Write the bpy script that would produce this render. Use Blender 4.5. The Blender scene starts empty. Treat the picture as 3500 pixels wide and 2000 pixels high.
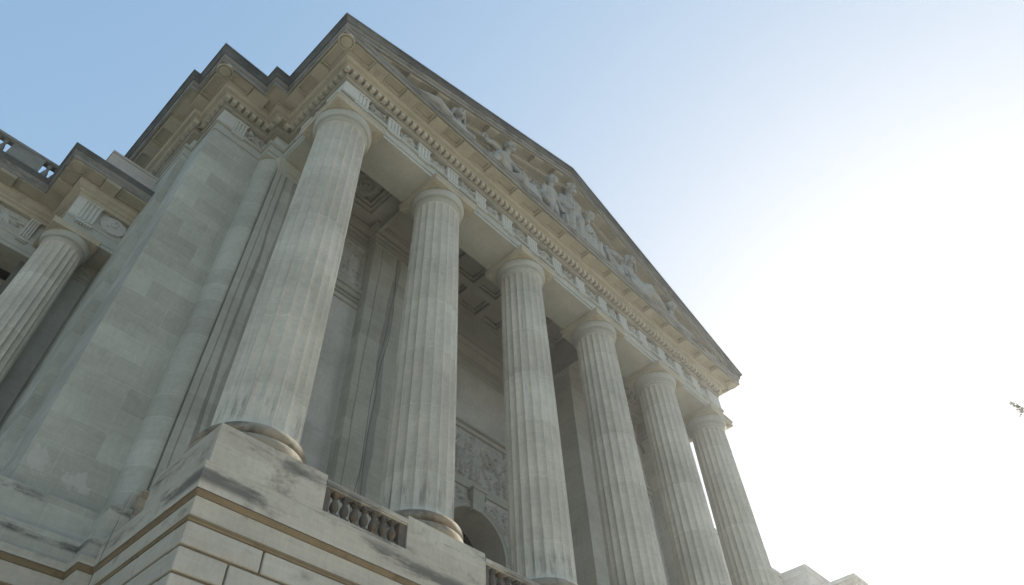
import bpy, bmesh, math, random
import numpy as np
from mathutils import Vector, Matrix
R=math.radians
S=bpy.context.scene
COL=S.collection
random.seed(7)
# ------------------------------------------------------------------ object helpers
def tag(o,label=None,cat=None,group=None,kind=None):
    if label: o['label']=label
    if cat: o['category']=cat
    if group: o['group']=group
    if kind: o['kind']=kind
    return o
def empty(name,loc=(0,0,0)):
    o=bpy.data.objects.new(name,None); COL.objects.link(o); o.location=loc; o.empty_display_size=.5
    return o
class MB:
    def __init__(s): s.v=[]; s.f=[]
    def add(s,vs,fs):
        n=len(s.v); s.v+= [tuple(map(float,p)) for p in vs]; s.f+=[tuple(i+n for i in f) for f in fs]
    def box(s,x0,x1,y0,y1,z0,z1):
        if x0>x1:x0,x1=x1,x0
        if y0>y1:y0,y1=y1,y0
        if z0>z1:z0,z1=z1,z0
        s.add([(x0,y0,z0),(x1,y0,z0),(x1,y1,z0),(x0,y1,z0),(x0,y0,z1),(x1,y0,z1),(x1,y1,z1),(x0,y1,z1)],
              [(0,3,2,1),(4,5,6,7),(0,1,5,4),(1,2,6,5),(2,3,7,6),(3,0,4,7)])
    def loft(s,rings,closed=True,cap=False):
        m=len(rings[0]); n0=len(s.v); vs=[p for r in rings for p in r]; fs=[]
        for i in range(len(rings)-1):
            for j in range(m if closed else m-1):
                k=(j+1)%m; fs.append((i*m+j,i*m+k,(i+1)*m+k,(i+1)*m+j))
        if cap: fs.append(tuple(range(m))[::-1]); fs.append(tuple((len(rings)-1)*m+j for j in range(m)))
        s.add(vs,fs)
    def lathe(s,prof,c=(0,0,0),n=48,ang=0,full=2*math.pi):
        rings=[]
        for r,z in prof:
            rings.append([(c[0]+r*math.cos(ang+full*i/n),c[1]+r*math.sin(ang+full*i/n),c[2]+z) for i in range(n)])
        s.loft(rings,True,False)
    def prism(s,poly,a0,a1,axis='z'):
        def P(p,a):
            return (p[0],p[1],a) if axis=='z' else ((p[0],a,p[1]) if axis=='y' else (a,p[0],p[1]))
        m=len(poly)
        s.add([P(p,a0) for p in poly]+[P(p,a1) for p in poly],
              [tuple(range(m))[::-1],tuple(range(m,2*m))]+[(j,(j+1)%m,m+(j+1)%m,m+j) for j in range(m)])
    def build(s,name,mat,parent=None,smooth=None):
        me=bpy.data.meshes.new(name); me.from_pydata(s.v,[],s.f); me.update()
        bm=bmesh.new(); bm.from_mesh(me); bmesh.ops.recalc_face_normals(bm,faces=bm.faces); bm.to_mesh(me); bm.free()
        if smooth is not None:
            me.polygons.foreach_set('use_smooth',[True]*len(me.polygons)); me.set_sharp_from_angle(angle=R(smooth))
        me.materials.append(mat)
        o=bpy.data.objects.new(name,me); COL.objects.link(o)
        if parent: o.parent=parent
        return o
def copy_tree(o,loc,parent=None):
    c=o.copy(); COL.objects.link(c); c.parent=parent
    if loc is not None: c.location=loc
    for ch in o.children: copy_tree(ch,None,c)
    return c
def sweep(mb,path,prof):
    """profile (outward d, z) swept along a plan path with mitred corners; outward = right of travel"""
    n=len(path); offs=[]
    for i in range(n):
        def nrm(a,b):
            dx,dy=b[0]-a[0],b[1]-a[1]; L=math.hypot(dx,dy); return (dy/L,-dx/L)
        if i==0: m=nrm(path[0],path[1])
        elif i==n-1: m=nrm(path[-2],path[-1])
        else:
            a=nrm(path[i-1],path[i]); b=nrm(path[i],path[i+1]); k=1+a[0]*b[0]+a[1]*b[1]
            m=((a[0]+b[0])/k,(a[1]+b[1])/k)
        offs.append(m)
    rings=[[(p[0]+m[0]*d,p[1]+m[1]*d,z) for d,z in prof] for p,m in zip(path,offs)]
    mb.loft(rings,False)
# ------------------------------------------------------------------ materials
def stone(name,col,var=.10,grime=.35,grimecol=(.10,.10,.095),gscale=.55,streak=.25,block=None,bump=.25,warm=None,rough=.85,thr=.56,blockvar=.12,mortar=1.10,stainz=None,sstretch=(1,1,1),splotch=None):
    m=bpy.data.materials.new(name); m.use_nodes=True; nt=m.node_tree; N=nt.nodes; L=nt.links
    b=N['Principled BSDF']; b.inputs['Roughness'].default_value=rough
    b.inputs['Specular IOR Level'].default_value=.25
    tc=N.new('ShaderNodeTexCoord'); oi=N.new('ShaderNodeObjectInfo')
    off=N.new('ShaderNodeVectorMath'); off.operation='MULTIPLY_ADD'
    cr=N.new('ShaderNodeCombineXYZ')
    for i in range(3): L.new(oi.outputs['Random'],cr.inputs[i])
    L.new(cr.outputs[0],off.inputs[0]); off.inputs[1].default_value=(37,53,0); L.new(tc.outputs['Object'],off.inputs[2])
    V=off.outputs[0]
    def noise(scale,vec=None,detail=5,rough=.6):
        n=N.new('ShaderNodeTexNoise'); n.inputs['Scale'].default_value=scale; n.inputs['Detail'].default_value=detail; n.inputs['Roughness'].default_value=rough
        L.new(vec or V,n.inputs['Vector']); return n.outputs['Fac']
    def ramp(fac,a,b_,c0=0,c1=1):
        r=N.new('ShaderNodeMapRange'); r.inputs['From Min'].default_value=a; r.inputs['From Max'].default_value=b_; r.inputs['To Min'].default_value=c0; r.inputs['To Max'].default_value=c1
        r.interpolation_type='SMOOTHSTEP'; L.new(fac,r.inputs['Value']); return r.outputs['Result']
    def mul(a,bv):
        n=N.new('ShaderNodeMath'); n.operation='MULTIPLY'
        for i,q in enumerate((a,bv)):
            if isinstance(q,(int,float)): n.inputs[i].default_value=q
            else: L.new(q,n.inputs[i])
        return n.outputs[0]
    def mix(fac,c1,c2,mode='MIX'):
        n=N.new('ShaderNodeMix'); n.data_type='RGBA'; n.blend_type=mode
        if isinstance(fac,(int,float)): n.inputs[0].default_value=fac
        else: L.new(fac,n.inputs[0])
        for i,q in ((6,c1),(7,c2)):
            if isinstance(q,tuple): n.inputs[i].default_value=(*q[:3],1)
            else: L.new(q,n.inputs[i])
        return n.outputs[2]
    def grey(f):
        n=N.new('ShaderNodeCombineColor')
        for i in range(3): L.new(f,n.inputs[i])
        return n.outputs[0]
    c=tuple(col)
    big=ramp(noise(.45),.3,.7,1-var,1+var); c=mix(1,c,grey(big),'MULTIPLY')
    mp=N.new('ShaderNodeMapping'); mp.inputs['Scale'].default_value=(1,1,.35); L.new(V,mp.inputs['Vector'])
    fine=ramp(noise(9,mp.outputs[0],6,.7),.25,.75,.93,1.07); c=mix(1,c,grey(fine),'MULTIPLY')
    # bedding veins of the limestone
    mv=N.new('ShaderNodeMapping'); mv.inputs['Scale'].default_value=(.8,.8,9); L.new(V,mv.inputs['Vector'])
    vein=ramp(noise(1.6,mv.outputs[0],6,.65),.3,.72,.95,1.05); c=mix(1,c,grey(vein),'MULTIPLY')
    if block:
        w,h=block[:2]; z0=block[2] if len(block)>2 else 0
        sx=N.new('ShaderNodeSeparateXYZ'); L.new(tc.outputs['Object'],sx.inputs[0])
        ad=N.new('ShaderNodeMath'); ad.operation='ADD'; L.new(sx.outputs[0],ad.inputs[0]); L.new(sx.outputs[1],ad.inputs[1])
        zz=N.new('ShaderNodeMath'); zz.operation='ADD'; L.new(sx.outputs[2],zz.inputs[0]); zz.inputs[1].default_value=-z0+400*h
        if len(block)>3: ad.inputs[1].default_value=0
        cx=N.new('ShaderNodeCombineXYZ'); L.new(ad.outputs[0],cx.inputs[0]); L.new(zz.outputs[0],cx.inputs[1])
        br=N.new('ShaderNodeTexBrick'); L.new(cx.outputs[0],br.inputs['Vector'])
        br.inputs['Scale'].default_value=1; br.inputs['Brick Width'].default_value=w; br.inputs['Row Height'].default_value=h
        br.inputs['Mortar Size'].default_value=.009; br.inputs['Mortar Smooth'].default_value=.3; br.offset=.5; br.squash=1
        lo,hi=1-blockvar,1+blockvar*.55
        br.inputs['Color1'].default_value=(lo*1.02,lo,lo*.97,1); br.inputs['Color2'].default_value=(hi,hi,hi*.99,1)
        br.inputs['Mortar'].default_value=(mortar,mortar,mortar,1)
        c=mix(1,c,br.outputs['Color'],'MULTIPLY')
    if warm:
        wm=ramp(noise(1.3),.45,.75); c=mix(mul(wm,warm[3]),c,tuple(warm[:3]))
    if streak:
        ms=N.new('ShaderNodeMapping'); ms.inputs['Scale'].default_value=(2.2,2.2,.07); L.new(V,ms.inputs['Vector'])
        st=ramp(noise(1.5,ms.outputs[0],7,.7),.56,.8,0,streak); c=mix(st,c,(.16,.16,.15))
    if grime:
        mg=N.new('ShaderNodeMapping'); mg.inputs['Scale'].default_value=(1,1,1.6); L.new(V,mg.inputs['Vector'])
        g=ramp(noise(gscale,mg.outputs[0],9,.68),thr,thr+.2,0,grime); c=mix(g,c,grimecol)
    if stainz:   # (z low, z high, strength): soot band with a broken outline
        sz=N.new('ShaderNodeSeparateXYZ'); L.new(tc.outputs['Object'],sz.inputs[0])
        for z0,z1,stg,nsc in stainz:
            up=ramp(sz.outputs[2],z0,z0+(z1-z0)*.3); dn=ramp(sz.outputs[2],z0+(z1-z0)*.5,z1,1,0)
            mz=N.new('ShaderNodeMapping'); mz.inputs['Scale'].default_value=sstretch; L.new(V,mz.inputs['Vector'])
            nn=ramp(noise(nsc,mz.outputs[0],9,.7),.48,.62); c=mix(mul(mul(up,dn),mul(nn,stg)),c,(.085,.085,.08))
    if splotch:  # pale lime bloom
        sz=N.new('ShaderNodeSeparateXYZ'); L.new(tc.outputs['Object'],sz.inputs[0])
        for cx_,cz_,rx_,rz_ in splotch:
            mp3=N.new('ShaderNodeMapping'); mp3.inputs['Location'].default_value=(-cx_/rx_,0,-cz_/rz_); mp3.inputs['Scale'].default_value=(1/rx_,0,1/rz_); L.new(tc.outputs['Object'],mp3.inputs['Vector'])
            ln=N.new('ShaderNodeVectorMath'); ln.operation='LENGTH'; L.new(mp3.outputs[0],ln.inputs[0])
            ad3=N.new('ShaderNodeMath'); ad3.operation='ADD'; L.new(ln.outputs['Value'],ad3.inputs[0]); L.new(ramp(noise(3.5),.3,.7,-.7,.7),ad3.inputs[1])
            c=mix(ramp(ad3.outputs[0],.55,1.0,.26,0),c,(.58,.58,.55))
    L.new(c,b.inputs['Base Color'])
    if bump:
        bp=N.new('ShaderNodeBump'); bp.inputs['Strength'].default_value=bump; bp.inputs['Distance'].default_value=.02
        L.new(noise(14,None,7,.7),bp.inputs['Height']); L.new(bp.outputs[0],b.inputs['Normal'])
    return m
def flat(name,col,rough=.6,metal=0):
    m=bpy.data.materials.new(name); m.use_nodes=True; nt=m.node_tree; b=nt.nodes['Principled BSDF']
    b.inputs['Roughness'].default_value=rough; b.inputs['Metallic'].default_value=metal
    n=nt.nodes.new('ShaderNodeTexNoise'); n.inputs['Scale'].default_value=3; n.inputs['Detail'].default_value=6
    mx=nt.nodes.new('ShaderNodeMix'); mx.data_type='RGBA'
    nt.links.new(n.outputs['Fac'],mx.inputs[0])
    mx.inputs[6].default_value=(*[c*.8 for c in col],1); mx.inputs[7].default_value=(*[c*1.2 for c in col],1)
    tc=nt.nodes.new('ShaderNodeTexCoord'); nt.links.new(tc.outputs['Object'],n.inputs['Vector'])
    nt.links.new(mx.outputs[2],b.inputs['Base Color'])
    return m
LIME=(.385,.395,.355)
M={}
M['wall']=stone('limestone_wall',LIME,grime=.25,block=(1.62,.83,.55),blockvar=.17,streak=.30,mortar=1.09,stainz=[(-.34,-.03,.9,.9),(-1.32,-.98,.9,.8)],sstretch=(.6,.6,1.5),splotch=[(-3.55,.80,.30,.42),(-2.42,.62,.36,.26)])
M['drum']=stone('limestone_column',(.475,.465,.405),var=.13,grime=.25,gscale=1.5,streak=.62,block=(90,2.52,2.08),blockvar=.13,mortar=1.16,stainz=[(.80,1.9,.5,1.1),(1.2,3.2,.2,1.3),(3,17,.1,.8)],sstretch=(3.2,3.2,.42),thr=.6)
M['trim']=stone('limestone_trim',LIME,grime=.3,streak=.15)
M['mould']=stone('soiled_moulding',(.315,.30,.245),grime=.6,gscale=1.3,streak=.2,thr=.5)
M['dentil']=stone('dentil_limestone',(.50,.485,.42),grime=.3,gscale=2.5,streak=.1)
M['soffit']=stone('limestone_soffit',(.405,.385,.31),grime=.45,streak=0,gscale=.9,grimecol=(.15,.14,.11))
M['frieze']=stone('limestone_frieze',(.49,.50,.465),var=.06,grime=.15,streak=.35)
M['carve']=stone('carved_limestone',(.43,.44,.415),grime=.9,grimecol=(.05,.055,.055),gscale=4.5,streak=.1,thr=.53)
M['statue']=stone('sculpture_limestone',(.315,.315,.285),grime=.6,gscale=1.3,streak=.4,thr=.5)
M['soot']=stone('sooty_limestone',(.115,.125,.125),var=.3,grime=.6,grimecol=(.055,.06,.06),gscale=.8,streak=.35,thr=.46,warm=(.14,.115,.085,.35))
M['corona']=stone('weathered_corona',(.235,.235,.215),grime=.75,gscale=.9,streak=.3,thr=.46)
M['ped']=stone('pedestal_limestone',(.405,.39,.335),grime=.75,grimecol=(.11,.105,.09),gscale=.75,streak=.2,thr=.53,block=(2.78,.62,-1.13),blockvar=.08,mortar=1.1,stainz=[(-1.72,-1.1,.85,.8),(-.45,.02,.8,.7),(-1.2,-.78,.85,.9)],sstretch=(.45,.45,2.0))
M['rust']=stone('rusticated_limestone',(.405,.395,.345),grime=.55,gscale=.6,streak=.25,thr=.56,warm=(.36,.28,.17,.3))
M['brown']=stone('brown_stain_and_bounce_moulding',(.205,.165,.105),grime=.75,gscale=1.1,streak=0,grimecol=(.12,.09,.05),thr=.5)  # brown mixes real staining with warm bounce light put into the colour
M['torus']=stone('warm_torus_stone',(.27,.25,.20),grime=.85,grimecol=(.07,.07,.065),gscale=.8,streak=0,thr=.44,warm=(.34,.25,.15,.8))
M['baluster']=stone('dark_baluster_stone',(.075,.07,.062),grime=.6,gscale=2.2,streak=.2,thr=.45,warm=(.25,.16,.08,.6))  # very dark base tone with brown patches
M['shade']=stone('vestibule_limestone',(.47,.475,.45),grime=.25,streak=.3,block=(2.1,.88,.53),blockvar=.05,mortar=1.02)
M['dusk']=stone('shade_darkened_recess_stone',(.16,.16,.145),grime=.4,streak=.3)  # base tone darkened to stand in for shade in the enclosed recess
M['ceil']=stone('vestibule_ceiling_stone',(.34,.335,.295),grime=.3,streak=0,gscale=1)
M['door']=flat('dark_bronze_door',(.035,.04,.04),.4,.5)
M['glass']=flat('dark_fanlight_glass',(.02,.022,.025),.1)
M['cable']=flat('grey_cable',(.12,.125,.125),.8)
M['pave']=stone('concrete_pavement',(.42,.385,.32),grime=.3,streak=0,block=(1.5,1.5),bump=.1)
M['ground']=stone('ground_mixed',(.26,.24,.19),grime=.3,streak=0,gscale=.05,bump=0)
M['asphalt']=stone('road_asphalt',(.055,.055,.055),grime=.3,streak=0,bump=.2)
M['bark']=stone('tree_bark',(.09,.075,.06),grime=.3,streak=.3)
M['far']=stone('far_limestone',(.47,.46,.43),grime=.2,streak=.15,block=(1.6,.8),blockvar=.1)
M['leaf']=flat('tree_leaf',(.06,.085,.03),.6)
# stained pilaster: dark vertical water stains with their own shapes
def stained(name,base,lines):
    m=stone(name,LIME,grime=.2,block=(1.75,.88,.53),blockvar=.10,streak=.35)
    nt=m.node_tree; N=nt.nodes; L=nt.links; b=N['Principled BSDF']; src=b.inputs['Base Color'].links[0].from_socket
    tc=N.new('ShaderNodeTexCoord'); sp=N.new('ShaderNodeSeparateXYZ'); L.new(tc.outputs['Object'],sp.inputs[0])
    mp=N.new('ShaderNodeMapping'); mp.inputs['Scale'].default_value=(0,0,.45); L.new(tc.outputs['Object'],mp.inputs['Vector'])
    for i,(x,k,amp,wd,stg,seed) in enumerate(lines):
        mp2=N.new('ShaderNodeMapping'); mp2.inputs['Scale'].default_value=(.15,.15,.42); mp2.inputs['Location'].default_value=(seed,0,0); L.new(tc.outputs['Object'],mp2.inputs['Vector'])
        n=N.new('ShaderNodeTexNoise'); n.inputs['Scale'].default_value=.55; n.inputs['Detail'].default_value=1.5; L.new(mp2.outputs[0],n.inputs['Vector'])
        def math_(op,a,bb):
            q=N.new('ShaderNodeMath'); q.operation=op
            for j,t in enumerate((a,bb)):
                if isinstance(t,(int,float)): q.inputs[j].default_value=t
                else: L.new(t,q.inputs[j])
            return q.outputs[0]
        wob=math_('MULTIPLY',math_('SUBTRACT',n.outputs['Fac'],.5),amp)
        c0=math_('ADD',math_('MULTIPLY',sp.outputs[2],k),x)
        d=math_('ABSOLUTE',math_('SUBTRACT',sp.outputs[0],math_('ADD',c0,wob)),0)
        n2=N.new('ShaderNodeTexNoise'); n2.inputs['Scale'].default_value=.6; n2.inputs['Detail'].default_value=3; L.new(mp2.outputs[0],n2.inputs['Vector'])
        w=math_('MULTIPLY',n2.outputs['Fac'],wd*2)
        mr=N.new('ShaderNodeMapRange'); mr.interpolation_type='SMOOTHSTEP'; L.new(math_('DIVIDE',d,w),mr.inputs['Value']); mr.inputs['From Min'].default_value=.75; mr.inputs['From Max'].default_value=1.05; mr.inputs['To Min'].default_value=stg; mr.inputs['To Max'].default_value=0
        mx=N.new('ShaderNodeMix'); mx.data_type='RGBA'; L.new(mr.outputs[0],mx.inputs[0]); L.new(src,mx.inputs[6]); mx.inputs[7].default_value=(.10,.11,.105,1); src=mx.outputs[2]
    L.new(src,b.inputs['Base Color'])
    return m
M['stain_anta']=stained('water_stained_anta',LIME,[(-.36,-.006,.25,.065,.55,3),(-.74,0,.12,.03,.5,9),(.0,.0,.3,.09,.35,14),(.5,.0,.3,.05,.4,22)])
M['stain_pylon']=stained('water_stained_pylon',LIME,[(5.62,.035,1.0,.17,.42,5),(5.40,.045,.8,.022,.7,6),(4.98,.012,.3,.03,.45,11),(5.75,.03,1.0,.03,.6,17)])
# ------------------------------------------------------------------ layout constants (metres; z=0 is the top of the column pedestals)
CX=[0,5.370,10.970,16.748,22.348,27.718]; XM=CX[5]/2; XE=CX[5]
mir=lambda x:XE-x
ABL,ABT=16.83,17.21
B=empty('neoclassical_building',(XM,0,-11.9))
tag(B,'grey limestone temple front with six fluted columns under a carved triangular pediment','building')
B0=B
class Par: pass
def P_(o):  # keep world positions while parenting to the building empty
    o.parent=B; o.matrix_parent_inverse=Matrix.Translation((-XM,0,11.9)); return o
def part(mb,name,mat,smooth=None): return P_(mb.build(name,mat,None,smooth))
# ------------------------------------------------------------------ columns
def flute_ring(r,z,dep,nf=20,k=6):
    out=[]
    for i in range(nf):
        for j in range(k):
            t=j/k; a=2*math.pi*(i+t+.5)/nf
            rr=r-dep*math.sin(math.pi*t)**.75 if j else r
            out.append((rr*math.cos(a),rr*math.sin(a),z))
    return out
def make_column(scale,H,rb,rt,ex,wa,ablo,abhi,name,parent_fn):
    e=empty(name); parent_fn(e)
    zs0,zs1=.74*scale,ablo-.72*scale
    mb=MB(); rings=[]; n=18
    zz=[zs0+(zs1-zs0)*i/n for i in range(n+1)]
    zl=[zs0,zs0+.10*scale,zs0+.16*scale,zs0+.24*scale]+zz[1:-1]+[zs1-.2*scale,zs1-.12*scale,zs1-.06*scale,zs1]
    for z in zl:
        t=z/H; r=rb-(rb-rt)*t**ex
        edge=min(z-zs0,zs1-z)/(.2*scale); dep=.085*r*min(1,max(0,edge-.25)/.75)**.5
        if z-zs0<.1*scale: r+=(.1*scale-(z-zs0))*.25
        rings.append(flute_ring(r,z,dep))
    mb.loft(rings); sh=mb.build('shaft',M['drum'],e,25)
    mb=MB(); s=scale
    q=wa/1.2223
    rn=rt*1.0
    mb.lathe([(rn,zs1-.001),(rn+.005,ablo-.70*s),(rn+.05*s,ablo-.66*s),(rn+.055*s,ablo-.62*s),(rn+.03*s,ablo-.60*s),(rn+.035*s,ablo-.585*s),(rn+.02*s,ablo-.57*s),(rn+.005*s,ablo-.55*s),(rn+.06*s,ablo-.50*s),(rn+.075*s,ablo-.47*s),(rn+.04*s,ablo-.465*s),(rn+.04*s,ablo-.45*s),(rn+.10*s,ablo-.44*s),(rn+.105*s,ablo-.415*s),(rn+.075*s,ablo-.41*s),(rn+.075*s,ablo-.395*s),(rn+.13*s,ablo-.38*s),(rn+.17*s,ablo-.31*s),(rn+.2*s,ablo-.2*s),(rn+.215*s,ablo-.1*s),(wa*.985,ablo-.03*s),(wa*.97,ablo)],n=64)
    mb.build('echinus',M['trim'],e,40)
    mb=MB()
    pr=[(wa*.985,ablo),(wa*.985,ablo+.13*s),(wa*.99,ablo+.145*s),(wa,ablo+.16*s),(wa,ablo+.19*s),(wa+.004,ablo+.2*s),(wa+.02*s,ablo+.25*s),(wa+.035*s,ablo+.30*s),(wa+.035*s,abhi-.002)]
    pr=[(wa-.004,ablo),(wa,ablo+.012*s),(wa,ablo+.085*s),(wa-.06*s,ablo+.09*s),(wa-.06*s,ablo+.125*s),(wa-.035*s,ablo+.17*s),(wa+.005*s,ablo+.23*s),(wa+.012*s,ablo+.26*s),(wa+.012*s,ablo+.27*s),(wa+.035*s,ablo+.275*s),(wa+.035*s,abhi-.003)]
    rings=[[(-w,-w,z),(w,-w,z),(w,w,z),(-w,w,z)] for w,z in pr]
    mb.loft(rings,True,True)
    for sx in (-1,1):
        for sy in (-1,1):
            mb.lathe([(0.001,ablo-.03*s),(.075*s,ablo-.03*s),(.085*s,ablo-.012*s),(.1*s,ablo-.012*s),(.105*s,ablo-.035*s),(.135*s,ablo-.035*s),(.145*s,ablo+.001)],(sx*wa*.82,sy*wa*.82,0),20)
    mb.build('abacus',M['soffit'],e,30)
    mb=MB()
    mb.lathe([(rb+.20*s,0.0),(rb+.30*s,.02*s),(rb+.335*s,.10*s),(rb+.335*s,.18*s),(rb+.30*s,.25*s),(rb+.22*s,.275*s),(rb+.20*s,.29*s),(rb+.185*s,.33*s),(rb+.20*s,.345*s),(rb+.235*s,.36*s),(rb+.275*s,.42*s),(rb+.285*s,.49*s),(rb+.26*s,.57*s),(rb+.2*s,.625*s),(rb+.09*s,.64*s),(rb+.085*s,.69*s),(rb+.05*s,.70*s),(rb+.025*s,.745*s)],n=72)
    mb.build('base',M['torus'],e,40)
    return e
col0=make_column(1,ABL,1.0971,.9882,1.77,1.2223,ABL,ABT,'column',P_)
for x in CX[1:]:
    c=copy_tree(col0,(0,0,0)); P_(c); c.location=(x,0,0)
# ------------------------------------------------------------------ entablature
LP=[(-4.06,14),(-4.06,5.98),(-3.75,5.98),(-3.75,3.93),(-1.59,3.93),(-1.59,3.22),(-.915,3.22),(-.915,-.915)]
PATH=LP+[(mir(x),y) for x,y in LP[::-1]]
Y0=-.915
mb=MB(); sweep(mb,PATH,[(-.3,17.212),(.0,17.212),(.0,17.41),(-.06,17.415),(-.06,17.45),(.035,17.455),(.035,17.90),(.0,17.905),(.0,17.93),(.12,17.95),(.12,18.10),(.0,18.115),(-.3,18.12)])
# beam cores behind the face and the plain soffits
mb.box(-.90,XE+.90,-.90,1.03,17.216,18.3)
for f in (lambda x:x,mir):
    mb.box(f(-.90),f(.95),1.032,3.3,17.216,18.3)
    for (x0,x1,y0,y1) in ((-1.58,-.2,3.235,6,),(-3.74,-1.3,3.945,9),(-4.05,-3.0,5.995,14)):
        mb.box(f(x0),f(x1),y0,y1,17.216,18.3)
part(mb,'architrave',M['trim'])
mb=MB()
fr=[(-.35,18.105),(-.13,18.105),(-.13,19.2),(-.35,19.2)]
sweep(mb,PATH,fr)
TW=.36
trig_front=[]
for i in range(5):
    for k in range(3): trig_front.append(CX[i]+(CX[i+1]-CX[i])*k/3)
trig_front.append(CX[5])
for f in (lambda x:x,mir):
    mb.box(f(-.97),f(-.29),-.97,-.29,18.102,19.05)
    mb.box(f(-3.80),f(-3.15),3.875,4.5,18.102,19.05)
frieze=part(mb,'frieze',M['frieze'])
def frame(face,a,d,z):
    k,base=face
    if k=='f': return (a,base-d,z)
    if k=='l': return (base-d,a,z)
    return (base+d,a,z)
FR=('f',Y0); FL=('l',-.915); FRR=('r',mir(-.915))
def child(mb,name,mat,parent,smooth=None):
    o=mb.build(name,mat,parent,smooth); return o
def fbox(mb,face,a0,a1,d0,d1,z0,z1):
    p=frame(face,a0,d0,z0); q=frame(face,a1,d1,z1); mb.box(p[0],q[0],p[1],q[1],p[2],q[2])
def triglyph(face,a,zb,zt,par,tw=TW,s=1.0,reg=True):
    mb=MB(); t=.06*s
    b_=-.14*s if reg else -.14; g=t-.05*s
    sec=[(-1,b_),(-1,g),(-.88,t),(-.60,t),(-.50,g),(-.46,g),(-.36,t),(-.10,t),(0,g),(.04,g),(.14,t),(.40,t),(.50,g),(.54,g),(.64,t),(.88,t),(1,g),(1,b_)]
    ring=lambda z:[frame(face,a+u*tw,d,z) for u,d in sec]
    zg=zt-.10*s
    mb.loft([ring(zb),ring(zg)],False)
    # flat top of the grooves
    mb.add([frame(face,a+u*tw,d,zg) for u,d in sec],[tuple(range(len(sec)))])
    fbox(mb,face,a-tw-.01,a+tw+.01,-.14,t+.012,zg,zt)
    if reg:
        fbox(mb,face,a-tw,a+tw,.03,.115,zb-.245*s,zb-.17*s)
        for k in range(6):
            p=frame(face,a-tw+tw*2*(k+.5)/6,.065,0)
            mb.lathe([(.022*s,zb-.25*s),(.04*s,zb-.34*s),(.001,zb-.34*s)],(p[0],p[1],0),8)
    return child(mb,'triglyph',M['frieze'],par)
for x in trig_front: triglyph(FR,x,18.115,19.05,frieze)
for y in (0.0,1.83): triglyph(FL,y,18.115,19.05,frieze); triglyph(FRR,y,18.115,19.05,frieze)
triglyph(('f',3.93),-2.87,18.115,19.05,frieze,.29)
triglyph(('f',3.93),mir(-2.87),18.115,19.05,frieze,.29)
# ---- carved reliefs as height fields
class Field:
    def __init__(s,nx,nz,asp):
        s.u,s.v=np.meshgrid(np.linspace(-1,1,nx)*asp,np.linspace(-1,1,nz)); s.h=np.zeros_like(s.u); s.asp=asp
    def seg(s,a,b,w,w2=None,ht=1.,keep=0):
        w2=w if w2 is None else w2
        ax,ay=a;bx,by=b;dx,dy=bx-ax,by-ay;L=dx*dx+dy*dy+1e-9
        t=np.clip(((s.u-ax)*dx+(s.v-ay)*dy)/L,0,1); d=np.hypot(s.u-ax-t*dx,s.v-ay-t*dy); ww=w+(w2-w)*t
        hh=ht*np.sqrt(np.clip(1-(d/ww)**2,0,1)); s.h=np.maximum(s.h,hh); return s
    def leaf(s,a,ang,L,w,ht=1.,bend=0,n=6):
        x,y=a; px,py=x,y
        for i in range(n):
            t=(i+1)/n; an=ang+bend*t; x+=L/n*math.cos(an); y+=L/n*math.sin(an)
            w0=w*math.sin(math.pi*min(.98,(i+.6)/n*.9+.08)); s.seg((px,py),(x,y),max(w0,.02),max(w*math.sin(math.pi*min(.98,(t*.9+.08))),.015),ht*(1-.25*t)); px,py=x,y
        return s
    def disc(s,c,r,ht=1.,p=2):
        d=np.hypot(s.u-c[0],s.v-c[1])/r; s.h=np.maximum(s.h,ht*np.clip(1-d**p,0,1)**.5); return s
    def ring(s,c,r,w,ht=1.):
        d=np.abs(np.hypot(s.u-c[0],s.v-c[1])-r)/w; s.h=np.maximum(s.h,ht*np.sqrt(np.clip(1-d*d,0,1))); return s
    def cut(s,a,b,w,dep):
        ax,ay=a;bx,by=b;dx,dy=bx-ax,by-ay;L=dx*dx+dy*dy+1e-9
        t=np.clip(((s.u-ax)*dx+(s.v-ay)*dy)/L,0,1); d=np.hypot(s.u-ax-t*dx,s.v-ay-t*dy)
        s.h=s.h-dep*np.clip(1-(d/w)**2,0,1)*(s.h>0.02); return s
def relief(fld,face,a0,a1,z0,z1,depth,name,par,mat,d0=.004,mask=None):
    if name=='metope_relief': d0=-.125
    h=np.clip(fld.h,0,1.3); nz,nx=h.shape; mb=MB()
    vs=[frame(face,a0+(a1-a0)*i/(nx-1),d0+depth*h[j,i],z0+(z1-z0)*j/(nz-1)) for j in range(nz) for i in range(nx)]
    fs=[(j*nx+i,j*nx+i+1,(j+1)*nx+i+1,(j+1)*nx+i) for j in range(nz-1) for i in range(nx-1)]
    if mask: fs=[f_ for f_ in fs if all(mask(vs[q]) for q in f_)]
    mb.add(vs,fs); return child(mb,name,mat,par,75)
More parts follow.
